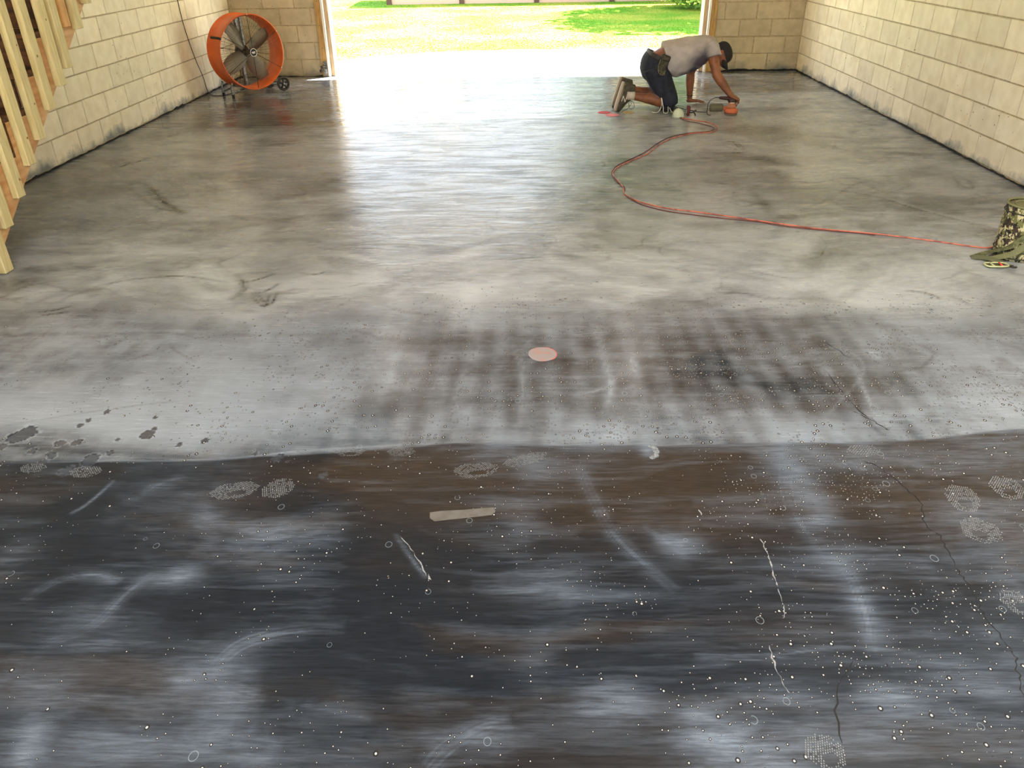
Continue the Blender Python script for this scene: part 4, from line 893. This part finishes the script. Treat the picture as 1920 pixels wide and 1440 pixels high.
bm = nb(); tube(bm, [(.022, -.026, .013), (.026, .026, .013)], .005, 6); o = obj('cross_bar', bm, mat('buckle_red', lin(220, 76, 56), .5), bk, True); o['label'] = 'red bar'
bm = nb(); box(bm, -.05, .05, -.026, .026, .001, .006, .002); obj('webbing', bm, olive, bk)
bm = nb(); box(bm, .052, .088, -.016, -.002, .001, .012, .003); box(bm, .07, .10, -.03, -.018, .001, .010, .003); obj('webbing', bm, mat('clip_dark', lin(52, 50, 38), .7), bk)
# ------------------------------------------------------------------ the kneeling worker
man = thing('person', 'man in grey t-shirt, dark shorts and black cap kneeling, sanding the floor', 'person', (1.45, 8.5, 0))
skin = mat('skin', lin(146, 90, 56), .55, noise=(lin(118, 70, 44), 12, .4, .6)); V = Vector
def hand(bm, wrist, fwd, nrm, curl, side=1, s=1.0, thumb_out=.8, spread=.12):
    """palm and five fingers; fwd towards the fingertips, nrm the back of the hand, side +1 puts the thumb on fwd x nrm"""
    fwd = fwd.normalized(); nrm = (nrm-fwd*nrm.dot(fwd)).normalized(); sd = fwd.cross(nrm).normalized()*side
    capsule(bm, [wrist-fwd*.01, wrist+fwd*.04*s, wrist+fwd*.082*s], [(.030*s, .022*s), (.043*s, .018*s), (.041*s, .015*s)], 12, up=nrm)
    for k, (off, ln, r) in enumerate(((.031, .074, .0095), (.0105, .083, .0098), (-.0105, .077, .0092), (-.031, .060, .0082))):
        base = wrist+fwd*(.080-.004*abs(k-1))*s+sd*off*s; d = (fwd+sd*spread*(1.5-k)*.6).normalized(); P = [base-fwd*.02, base]; a = 0; p = base
        for f, c in ((.45, curl*.9), (.32, curl*1.1), (.23, curl*.8)):
            a += c; v = d*math.cos(a)-nrm*math.sin(a); p = p+v*ln*f*s; P.append(p)
        capsule(bm, P, [r*s*1.05, r*s*1.05, r*s, r*s*.92, r*s*.8], 8, up=nrm)
    tb = wrist+fwd*.02*s+sd*.026*s; d = (fwd*.6+sd*thumb_out-nrm*curl*.45).normalized(); d2 = (fwd*.9+sd*thumb_out*.35-nrm*curl*.7).normalized()
    capsule(bm, [tb, tb+d*.035*s, tb+d*.035*s+d2*.032*s, tb+d*.035*s+d2*.057*s], [.0135*s, .0125*s, .0115*s, .0095*s], 8, up=nrm)
bm = nb()
# trunk under the clothes
capsule(bm, [V((1.27,8.5,.485)), V((1.32,8.5,.495)), V((1.45,8.5,.50)), V((1.60,8.5,.525)), V((1.72,8.5,.555)), V((1.80,8.5,.59))], [(.120,.085),(.150,.110),(.160,.145),(.168,.145),(.165,.125),(.10,.07)], 20)
capsule(bm, [V((1.78,8.5,.605)), V((1.83,8.495,.575)), V((1.865,8.485,.545))], [.064, .058, .056], 14)
# head frame
HU = V((.90, -.06, .40)).normalized(); HF = V((.38, -.24, -.9)); HF = (HF-HU*HF.dot(HU)).normalized(); HS = HU.cross(HF).normalized()
HC = V((1.905, 8.47, .528))
def hp(u_, f_, s_): return HC+HU*u_+HF*f_+HS*s_
ellipsoid(bm, hp(.022, -.008, 0), [HF*.098, HS*.077, HU*.092], 20)
ellipsoid(bm, hp(-.045, .032, 0), [HF*.060, HS*.056, HU*.070], 16)
ellipsoid(bm, hp(-.090, .060, 0), [HF*.028, HS*.030, HU*.022], 12)      # chin
ellipsoid(bm, hp(-.012, .088, 0), [HF*.020, HS*.013, HU*.026], 10)      # nose
ellipsoid(bm, hp(-.028, .100, 0), [HF*.014, HS*.017, HU*.011], 10)
ellipsoid(bm, hp(.024, .078, 0), [HF*.016, HS*.052, HU*.010], 12)       # brow
for s_ in (-1, 1): ellipsoid(bm, hp(-.01, .060, s_*.040), [HF*.022, HS*.022, HU*.020], 10)
# arms
def arm(sh, el, wr, k=1):
    m1 = sh.lerp(el, .5); m2 = el.lerp(wr, .3)
    capsule(bm, [sh, m1, el], [.058*k, .052*k, .043*k], 14); capsule(bm, [el, m2, wr], [.045*k, .047*k, .028*k], 14)
NW = V((1.985, 8.20, .185)); arm(V((1.785, 8.335, .585)), V((1.835, 8.255, .372)), NW)
hand(bm, NW, V((.80, .05, -.42)), V((.5, -.15, .85)), .82, side=-1, s=1.12)
FW = V((1.695, 8.80, .062)); arm(V((1.74, 8.67, .575)), V((1.675, 8.77, .31)), FW)
hand(bm, FW+V((0, 0, -.030)), V((.92, -.10, -.03)), V((0, 0, 1)), .10, side=-1, s=1.0, spread=.3)
# legs: thighs, calves, ankles (feet are inside the shoes)
def leg(hip, kn, an, b=0):
    capsule(bm, [hip, hip.lerp(kn, .5), kn+V((0, 0, .025))], [.075, .075, .058], 16)
    capsule(bm, [kn+V((-.01, 0, .012)), kn.lerp(an, .35)+V((0, 0, .022)), kn.lerp(an, .7)+V((0, 0, .008)), an], [.057, .066, .046, .036], 16)
NK, NA = V((1.425, 8.385, .064)), V((1.045, 8.41, .150)); FK, FAk = V((1.40, 8.70, .070)), V((1.05, 8.72, .165))
leg(V((1.25, 8.42, .44)), NK, NA); leg(V((1.25, 8.62, .44)), FK, FAk)
capsule(bm, [NA, V((.975, 8.41, .165)), V((.932, 8.41, .12)), V((.895, 8.415, .05))], [.036, .032, .026, .02], 12)
capsule(bm, [FAk, V((.985, 8.72, .175)), V((.938, 8.72, .13)), V((.90, 8.725, .05))], [.036, .032, .026, .02], 12)
body = melt('body', bm, skin, None, .0052, 5); place_child(body, man)
# ears, eyes, beard
for s_ in (-1, 1):
    bm = nb(); tube(bm, smooth_path([hp(-.026, -.014, s_*.074), hp(-.006, -.026, s_*.086), hp(.016, -.026, s_*.086), hp(.022, -.010, s_*.080), hp(.004, -.003, s_*.077), hp(-.020, -.006, s_*.076)], 3), .0065, 6)
    ellipsoid(bm, hp(-.002, -.014, s_*.074), [HF*.014, HS*.006, HU*.024], 10)
    place_child(obj('ear', bm, mat('ear_skin', lin(190, 110, 84), .5), None, True), man)
for s_ in (-1, 1):
    bm = nb(); ellipsoid(bm, hp(.002, .078, s_*.030), [HF*.012, HS*.013, HU*.010], 12)
    place_child(obj('eye', bm, mat('eye_white', lin(200, 195, 185), .3), None, True), man)
for s_ in (-1, 1):
    bm = nb(); ellipsoid(bm, hp(.001, .0875, s_*.030), [HF*.004, HS*.0055, HU*.0055], 10)
    place_child(obj('iris', bm, mat('iris', lin(48, 30, 18), .2), None, True), man)
bm = nb(); ellipsoid(bm, hp(-.060, .086, 0), [HF*.007, HS*.022, HU*.005], 12); place_child(obj('mouth', bm, mat('lips', lin(140, 74, 62), .5), None, True), man)
hair = mat('hair_dark', lin(34, 26, 22), .8)
bm = nb(); ellipsoid(bm, hp(.005, -.028, 0), [HF*.085, HS*.080, HU*.078], 18); place_child(obj('hair', bm, hair, None, True), man)
# cap with bill
cap = thing('x', 'x', 'x'); bpy.data.objects.remove(cap)
black = mat('cap_black', lin(24, 21, 22), .75)
bm = nb(); nU, nV_ = 28, 9; prev = None
for j in range(nV_+1):
    a = j/nV_*PI/2; row = [bm.verts.new(hp(.036+.078*math.sin(a)*(1.0), -.006+.107*math.cos(2*PI*i/nU)*math.cos(a)**.8, .086*math.sin(2*PI*i/nU)*math.cos(a)**.8)) for i in range(nU)]
    if prev:
        for i in range(nU): bm.faces.new((prev[i], prev[(i+1) % nU], row[(i+1) % nU], row[i]))
    else:
        low = [bm.verts.new(hp(.026-.034*max(0, -math.cos(2*PI*i/nU)), -.006+.105*math.cos(2*PI*i/nU), .085*math.sin(2*PI*i/nU))) for i in range(nU)]
        for i in range(nU): bm.faces.new((low[i], low[(i+1) % nU], row[(i+1) % nU], row[i]))
    prev = row
bmesh.ops.remove_doubles(bm, verts=bm.verts[:], dist=.0005)
capo = obj('cap', bm, black, None, True); place_child(capo, man)
bm = nb(); prev = None
for j in range(7):
    f = j/6; row = []
    for i in range(13):
        s_ = -1+2*i/12; wv = .074*math.sqrt(max(0, 1-(f*.62)**2)); L0 = .085*(1-.40*abs(s_)**2.2)
        row.append((hp(.038-.020*f-.045*s_*s_, .078+(-.03*s_*s_)+f*L0+.006, s_*wv)))
    up_ = [bm.verts.new(p) for p in row]; dn = [bm.verts.new(p-HU*.004) for p in row]
    if prev:
        for i in range(12):
            bm.faces.new((prev[0][i], prev[0][i+1], up_[i+1], up_[i])); bm.faces.new((prev[1][i+1], prev[1][i], dn[i], dn[i+1]))
        bm.faces.new((prev[0][0], up_[0], dn[0], prev[1][0])); bm.faces.new((prev[0][12], prev[1][12], dn[12], up_[12]))
    else:
        for i in range(12): bm.faces.new((up_[i], up_[i+1], dn[i+1], dn[i]))
    prev = (up_, dn)
for i in range(12): bm.faces.new((prev[0][i+1], prev[0][i], prev[1][i], prev[1][i+1]))
b_ = obj('bill', bm, black, None, True); place_child(b_, man); b_['label'] = 'black curved cap bill'
bm = nb(); ellipsoid(bm, hp(.114, -.006, 0), [HF*.006, HS*.006, HU*.003], 8); place_child(obj('cap_button', bm, black, None, True), man)
# t-shirt with short sleeves, a damp patch under the arm
shm = mat('shirt_grey', lin(178, 170, 165), .9, noise=(lin(164, 156, 151), 10, .4, .6), bump=.6, bscale=9)
n = shm.node_tree; L = n.links.new; b = n.nodes['Principled BSDF']; src = b.inputs['Base Color'].links[0].from_socket; g = n.nodes.new('ShaderNodeNewGeometry'); fac = None
for (c_, r0, r1) in (((1.715, 8.32, .47), .07, .17), ((1.64, 8.40, .40), .04, .10), ((1.55, 8.42, .36), .02, .07)):
    d_ = n.nodes.new('ShaderNodeVectorMath'); d_.operation = 'DISTANCE'; L(g.outputs['Position'], d_.inputs[0]); d_.inputs[1].default_value = c_
    z = n.nodes.new('ShaderNodeTexNoise'); z.inputs['Scale'].default_value = 14; L(g.outputs['Position'], z.inputs[0])
    a_ = n.nodes.new('ShaderNodeMath'); a_.operation = 'MULTIPLY_ADD'; L(z.outputs[0], a_.inputs[0]); a_.inputs[1].default_value = .08; L(d_.outputs['Value'], a_.inputs[2])
    m_ = n.nodes.new('ShaderNodeMapRange'); m_.inputs[1].default_value = r1+.05; m_.inputs[2].default_value = r0+.04; L(a_.outputs[0], m_.inputs[0])
    if fac is None: fac = m_.outputs[0]
    else:
        x_ = n.nodes.new('ShaderNodeMath'); x_.operation = 'MAXIMUM'; L(fac, x_.inputs[0]); L(m_.outputs[0], x_.inputs[1]); fac = x_.outputs[0]
mx = n.nodes.new('ShaderNodeMix'); mx.data_type = 'RGBA'; L(fac, mx.inputs[0]); L(src, mx.inputs[6]); mx.inputs[7].default_value = lin(72, 66, 76); L(mx.outputs[2], b.inputs['Base Color'])
bm = nb()
# trunk of the shirt, tilted hem
Ps = [(1.345, .503, .150, .172), (1.40, .500, .168, .176), (1.47, .502, .180, .180), (1.56, .520, .176, .186), (1.64, .540, .164, .190), (1.71, .560, .148, .192), (1.765, .585, .120, .185), (1.81, .605, .088, .130), (1.84, .612, .070, .082)]
P_ = smooth_path([(a, 8.5, c) for a, c, _, _ in Ps], 3); rA = np.interp(np.linspace(0, len(Ps)-1, len(P_)), range(len(Ps)), [q[3] for q in Ps]); rB = np.interp(np.linspace(0, len(Ps)-1, len(P_)), range(len(Ps)), [q[2] for q in Ps])
P_ = [V(p) for p in P_]; rings = []; sg = 40
for i, p in enumerate(P_):
    tl = .28*(1-min(1, i/8))                           # hem leans: higher part nearer the hips at the back
    row = []
    for k in range(sg):
        a = 2*PI*k/sg; yy = rA[i]*math.cos(a); zz = rB[i]*math.sin(a)
        zz = zz*(1.0 if zz > 0 else 1.04)
        wr_ = 1+.010*math.sin(5*a+i*.8)+.008*math.sin(9*a-i*1.3)
        row.append(bm.verts.new(p+V((-tl*zz*.9, yy*wr_, zz*wr_))))
    rings.append(row)
for i in range(len(rings)-1):
    for k in range(sg): bm.faces.new((rings[i][k], rings[i][(k+1) % sg], rings[i+1][(k+1) % sg], rings[i+1][k]))
bm.faces.new(rings[0][::-1]); bm.faces.new(rings[-1])
tube(bm, [V((1.77, 8.40, .60)), V((1.782, 8.335, .60)), V((1.790, 8.320, .565)), V((1.800, 8.305, .525))], [.06, .078, .077, .080], 18)
tube(bm, [V((1.75, 8.60, .59)), V((1.742, 8.66, .59)), V((1.735, 8.685, .55)), V((1.725, 8.70, .505))], [.06, .075, .073, .074], 18)
o = melt('t_shirt', bm, shm, None, .007, 4); place_child(o, man)
# shorts
den = mat('shorts_navy', lin(38, 42, 56), .85, noise=(lin(24, 26, 36), 22, .38, .62), bump=.3, bscale=26)
bm = nb()
def loft(st, seg=26, up=V((0, 1, 0))):
    tube(bm, [s_[0] for s_ in st], [(s_[1], s_[2]) for s_ in st], seg, up=up)
# hips: waist opening tilted forward
def stube(P, R, sub, seg):
    PP = smooth_path(P, sub); t = np.linspace(0, len(P)-1, len(PP)); RR = [(float(np.interp(q, range(len(P)), [r[0] for r in R])), float(np.interp(q, range(len(P)), [r[1] for r in R]))) for q in t]
    tube(bm, PP, RR, seg, up=V((0, 1, 0)))
stube([V((1.272, 8.50, .532)), V((1.254, 8.50, .495)), V((1.243, 8.51, .455)), V((1.238, 8.52, .41)), V((1.245, 8.52, .36)), V((1.262, 8.52, .325))], [(.106, .165), (.122, .178), (.131, .187), (.130, .186), (.116, .176), (.085, .15)], 4, 32)
for yy, kn in ((8.415, NK), (8.635, FK)):
    pts = [V((1.235, yy, .44)), V((1.29, yy, .345)), V((1.345, yy-.005, .235)), V((1.40, kn.y, .135)), V((1.425, kn.y, .062))]
    stube(pts, [(.120, .105), (.122, .105), (.112, .100), (.094, .092), (.080, .086)], 4, 24)
o = melt('shorts', bm, den, None, .006, 9); place_child(o, man)
# belt and waistband
bm = nb(); wv = []
c_ = V((1.268, 8.50, .524)); ax = V((.42, 0, .91)).normalized(); q1 = V((-.91, 0, .42)).normalized()
pts = [c_+q1*.110*math.sin(2*PI*i/40)+V((0, 1, 0))*.174*math.cos(2*PI*i/40) for i in range(40)]
rows = []
for i, p in enumerate(pts):
    d = (pts[(i+1) % 40]-pts[i-1]).normalized(); nn = d.cross(ax).normalized(); 
    if nn.dot(p-c_) < 0: nn = -nn
    rows.append([bm.verts.new(p+ax*a+nn*b2) for a, b2 in ((-.02, 0), (.02, 0), (.02, .005), (-.02, .005))])
for i in range(40):
    A, B = rows[i], rows[(i+1) % 40]
    for k in range(4): bm.faces.new((A[k], A[(k+1) % 4], B[(k+1) % 4], B[k]))
place_child(obj('belt', bm, mat('belt_dark', lin(52, 46, 42), .6), None), man)
# pouch on the hip with keys
bm = nb(); box(bm, -.045, .045, -.018, .018, -.095, .075, .012); box(bm, -.047, .047, -.024, .02, .02, .078, .01); bmesh.ops.rotate(bm, verts=bm.verts, matrix=Matrix.Rotation(.30, 3, 'Y')); bmesh.ops.translate(bm, verts=bm.verts, vec=(1.315, 8.312, .475))
place_child(obj('pouch', bm, mat('pouch_brown', lin(44, 38, 26), .7, noise=(lin(70, 66, 46), 40, .45, .6)), None), man)
bm = nb(); tube(bm, smooth_path([V((1.28, 8.292, .515)), V((1.262, 8.288, .45)), V((1.27, 8.29, .39)), V((1.31, 8.288, .368)), V((1.335, 8.29, .41))], 5), .0035, 6)
for k in range(4): tube(bm, [V((1.29+.012*k, 8.288, .40)), V((1.285+.014*k, 8.286, .365))], .004, 5)
place_child(obj('key_ring', bm, mat('keys', lin(130, 124, 96), .35, .7), None, True), man)
bm = nb()
for zoff in (0, .018): tube(bm, smooth_path([V((1.15+zoff, 8.325+.05*0, .30)), V((1.20+zoff, 8.300, .22)), V((1.27+zoff, 8.292, .145))], 5), .0022, 5)
place_child(obj('seam', bm, mat('seam_blue', lin(90, 96, 120), .8), None, True), man)
# knee pad and its white laces
bm = nb(); ellipsoid(bm, V((1.40, 8.36, .040)), [V((.085, 0, 0)), V((0, .078, 0)), V((0, 0, .036))], 16); place_child(obj('knee_pad', bm, mat('pad_dark', lin(22, 24, 34), .8), None, True), man)
bm = nb()
for a in ([(1.31, 8.275, .155), (1.32, 8.27, .09), (1.30, 8.27, .03), (1.27, 8.27, .012), (1.22, 8.275, .018)], [(1.315, 8.272, .15), (1.335, 8.262, .07), (1.345, 8.26, .012), (1.385, 8.26, .012), (1.385, 8.262, .07)], [(1.40, 8.265, .06), (1.43, 8.262, .014), (1.47, 8.27, .014), (1.50, 8.30, .05)]):
    tube(bm, smooth_path(a, 6), .0036, 6)
place_child(obj('knee_pad_lace', bm, mat('lace_white', lin(222, 216, 204), .8), None, True), man)
# sneakers: toes on the floor, soles facing back
solem = mat('sole_pale', lin(186, 174, 156), .8); upm = mat('sneaker_grey', lin(88, 82, 66), .85, noise=(lin(66, 60, 48), 40, .4, .6)); band = mat('sneaker_band', lin(150, 136, 114), .8); lacem = mat('lace_dark', lin(44, 42, 38), .8); sock = mat('sock_white', lin(196, 186, 172), .9)
def sneaker(T, Hh, yc, first):
    """T toe tip, Hh heel end of the sole (both in xz); the sole faces away from the leg"""
    T = V((T[0], yc, T[1])); Hh = V((Hh[0], yc, Hh[1])); e = (Hh-T); ln = e.length; e.normalize(); nn = V((e.z, 0, -e.x)); nn = nn if nn.x > 0 else -nn; Yv = V((0, 1, 0))
    def outl(t): return .042*(math.sin(PI*min(1, max(0, .5+.5*(t/.18))))**.5 if False else 1)*(1.0 if .18 < t < .85 else math.sqrt(max(.02, 1-((.18-t)/.18)**2)) if t <= .18 else math.sqrt(max(.02, 1-((t-.85)/.15)**2)))*(1.08 if t < .45 else .86)
    ts = np.linspace(0, 1, 19)
    par = []
    for nm, n0, n1, m_, gr_ in (('sole', 0, .017, solem, 1.0), ('midsole_band', .017, .026, band, .985)):
        bm = nb(); A = []; 
        for t in ts:
            w_ = outl(t)*gr_; toe = .012*max(0, 1-t/.2)**2
            A.append([bm.verts.new(T+e*t*ln+Yv*s_*w_+nn*(h+toe)) for s_, h in ((-1, n0), (1, n0), (1, n1), (-1, n1))])
        for i in range(len(A)-1):
            for k in range(4): bm.faces.new((A[i][k], A[i][(k+1) % 4], A[i+1][(k+1) % 4], A[i+1][k]))
        bm.faces.new(A[0][::-1]); bm.faces.new(A[-1]); place_child(obj(nm, bm, m_, None, False), man)
    bm = nb(); pts = []; rr = []
    hgt = np.interp(ts, [0, .1, .3, .55, .72, .9, 1], [.022, .045, .066, .100, .112, .108, .095])
    A = []
    for t, h in zip(ts, hgt):
        w_ = outl(t)*.95; A.append([bm.verts.new(T+e*t*ln+nn*(.022+h*1.25*math.sin(a)**.8 if 0 < a < PI else .022)+Yv*w_*math.cos(a)*(1-.25*math.sin(a)*min(1, t*1.6))) for a in [PI*k/12 for k in range(13)]])
    for i in range(len(A)-1):
        for k in range(12): bm.faces.new((A[i][k], A[i][k+1], A[i+1][k+1], A[i+1][k]))
        bm.faces.new((A[i][12], A[i][0], A[i+1][0], A[i+1][12]))
    bm.faces.new(A[0]); bm.faces.new(A[-1]); place_child(obj('sneaker', bm, upm, None, True), man)
    # side panel, heel band, letter, laces
    sy = -.0415 if first else -.0415
    def sp(t, h): return T+e*t*ln+nn*h+Yv*(-outl(t)*.95*(1-.18*(h/.11))-.0035)
    bm = nb(); q = [bm.verts.new(sp(t, h)) for t, h in ((.40, .028), (.62, .028), (.96, .028), (.96, .038), (.80, .034), (.55, .036), (.46, .034))]; bm.faces.new(q); o = obj('side_stripe', bm, band); place_child(o, man)
    if first:
        bm = nb()
        def bar(a, b_, w_=.0075):
            p, q_ = sp(*a), sp(*b_); d = (q_-p).normalized(); s_ = d.cross(Yv).normalized()*w_/2; o_ = -Yv*.003
            bm.faces.new([bm.verts.new(x_+o_) for x_ in (p+s_, q_+s_, q_-s_, p-s_)])
        # the letter N, upright as seen from the side
        bar((.40, .048), (.58, .050)); bar((.40, .084), (.58, .086)); bar((.575, .050), (.405, .084), .008)
        place_child(obj('letter_n', bm, mat('letter_pale', lin(214, 204, 186), .8)), man)
    bm = nb()
    for t in (.32, .39, .46, .53):
        h = float(np.interp(t, ts, hgt))+.036; c_ = T+e*t*ln+nn*h; tube(bm, [c_-Yv*.022-nn*.006, c_+nn*.003, c_+Yv*.022-nn*.006], .003, 5)
    if first:
        c_ = T+e*.5*ln+nn*.125-Yv*.02; tube(bm, smooth_path([c_, c_+V((.02, -.01, -.035)), c_+V((-.01, -.02, -.078)), c_+V((-.05, -.02, -.10)), c_+V((-.075, -.02, -.112))], 5), .0028, 5); tube(bm, smooth_path([c_, c_+V((.045, 0, -.03)), c_+V((.05, -.01, -.075)), c_+V((.01, -.015, -.085)), c_+V((-.005, -.01, -.05)), c_], 5), .0028, 5)
    place_child(obj('laces', bm, lacem, None, True), man)
sneaker((.845, .004), (.925, .296), 8.41, True); sneaker((.85, .004), (.93, .296), 8.72, False)
bm = nb(); tube(bm, [V((.975, 8.41, .162)), V((1.02, 8.41, .157)), V((1.055, 8.41, .152))], [.047, .045, .044], 16); place_child(obj('sock', bm, sock, None, True), man)
bm = nb(); tube(bm, [V((.975, 8.72, .176)), V((1.02, 8.72, .171)), V((1.05, 8.72, .168))], [.047, .045, .044], 16); place_child(obj('sock', bm, sock, None, True), man)
bm = nb(); tube(bm, [FW+V((-.003, 0, .018)), FW+V((-.001, 0, .032))], .034, 16); place_child(obj('wrist_band', bm, mat('band_black', lin(20, 18, 18), .6), None, True), man)

# ------------------------------------------------------------------ sander in his right hand
sd = thing('orbital_sander', 'orange random orbit sander with dust canister under the right hand of the worker', 'sander', (2.0, 8.19, 0))
org = mat('sander_orange', lin(204, 108, 70), .6); dk = mat('sander_dark', lin(62, 30, 26), .55)
def lathe(name, c, prof, m, seg=28):
    bm = nb(); R2 = [[bm.verts.new((c[0]+r*math.cos(2*PI*i/seg), c[1]+r*math.sin(2*PI*i/seg), h)) for i in range(seg)] for r, h in prof]
    for j in range(len(prof)-1):
        for i in range(seg): bm.faces.new((R2[j][i], R2[j][(i+1) % seg], R2[j+1][(i+1) % seg], R2[j+1][i]))
    bm.faces.new(R2[0][::-1]); bm.faces.new(R2[-1]); return place_child(obj(name, bm, m, None, True), sd)
SC = (2.005, 8.19)
lathe('backing_pad', SC, [(.062, .002), (.064, .006), (.064, .014), (.055, .018)], mat('pad_grey', lin(120, 96, 80), .8))
lathe('skirt', SC, [(.054, .018), (.066, .022), (.068, .045), (.058, .058), (.048, .066)], org)
lathe('motor_housing', SC, [(.047, .066), (.042, .085), (.037, .108), (.036, .112)], mat('housing_brown', lin(186, 122, 84), .6))
lathe('collar', SC, [(.033, .112), (.033, .122)], mat('collar_pale', lin(210, 200, 184), .5))
bm = nb(); capsule(bm, [V((1.995, 8.19, .135)), V((2.02, 8.19, .140))], [.032, .034], 14); capsule(bm, [V((2.0, 8.19, .150)), V((1.94, 8.19, .158)), V((1.885, 8.19, .163))], [.021, .018, .014], 12); place_child(obj('grip', bm, dk, None, True), sd)
bm = nb(); tube(bm, [V((1.965, 8.19, .050)), V((1.93, 8.19, .064)), V((1.915, 8.19, .066))], [.02, .018, .026], 14); place_child(obj('dust_port', bm, org, None, True), sd)
bm = nb(); tube(bm, [V((a, 8.19, .068+.0*a)) for a in (1.922, 1.915, 1.905, 1.885, 1.865, 1.845, 1.825, 1.805, 1.793, 1.788)], [.020, .036, .039, .036, .039, .036, .039, .037, .036, .018], 20); place_child(obj('dust_canister', bm, mat('canister_grey', lin(96, 92, 70), .7), None, True), sd)
bm = nb(); tube(bm, smooth_path([V((1.885, 8.19, .163)), V((1.83, 8.18, .166)), V((1.775, 8.17, .13)), V((1.762, 8.165, .07)), V((1.768, 8.16, .012)), V((1.80, 8.15, .006))], 6), .0042, 6); tube(bm, smooth_path([V((1.768, 8.165, .03)), V((1.70, 8.24, .02)), V((1.60, 8.42, .010)), V((1.50, 8.58, .008)), V((1.42, 8.56, .008)), V((1.44, 8.42, .006)), V((1.49, 8.25, .006))], 6), .0038, 6)
place_child(obj('power_lead', bm, mat('lead_black', lin(30, 26, 28), .5), None, True), sd)
# dust mask and plug beside the knee
mk = thing('dust_mask', 'white cup shaped dust mask with loose elastic straps beside the worker\'s knee', 'mask', (1.465, 8.10, 0))
bm = nb(); seg = 28; prev = None
for r, h in ((.060, .002), (.062, .008), (.056, .030), (.045, .055), (.028, .074), (.008, .082)):
    row = [bm.verts.new((1.465+r*math.cos(2*PI*i/seg), 8.10+r*.9*math.sin(2*PI*i/seg), h)) for i in range(seg)]
    if prev:
        for i in range(seg): bm.faces.new((prev[i], prev[(i+1) % seg], row[(i+1) % seg], row[i]))
    prev = row
bm.faces.new(prev); place_child(obj('cup', bm, mat('mask_white', lin(208, 216, 190), .7), None, True), mk)
bm = nb(); tube(bm, smooth_path([V((1.41, 8.08, .01)), V((1.40, 8.05, .06)), V((1.44, 8.03, .10)), V((1.50, 8.035, .095)), V((1.525, 8.06, .05)), V((1.52, 8.09, .01))], 6), .0025, 5); tube(bm, smooth_path([V((1.41, 8.12, .01)), V((1.43, 8.12, .09)), V((1.50, 8.12, .10)), V((1.555, 8.12, .06)), V((1.53, 8.10, .01))], 6), .0025, 5)
place_child(obj('strap', bm, mat('mask_strap', lin(110, 108, 96), .7), None, True), mk)
pg = thing('cord_plug', 'dark red cord connector with black prongs standing right of the dust mask', 'plug', (1.575, 8.13, 0))
bm = nb(); capsule(bm, [V((1.567, 8.13, .016)), V((1.572, 8.13, .05)), V((1.566, 8.13, .088))], [.014, .013, .017], 12); place_child(obj('connector', bm, mat('plug_red', lin(110, 40, 40), .5), None, True), pg)
bm = nb(); tube(bm, smooth_path([V((1.575, 8.13, .04)), V((1.60, 8.13, .035)), V((1.625, 8.13, .045)), V((1.645, 8.13, .062))], 4), .007, 8); tube(bm, smooth_path([V((1.615, 8.13, .042)), V((1.635, 8.13, .025)), V((1.64, 8.13, .004))], 4), .006, 8); place_child(obj('prong', bm, mat('plug_black', lin(30, 28, 34), .5), None, True), pg)
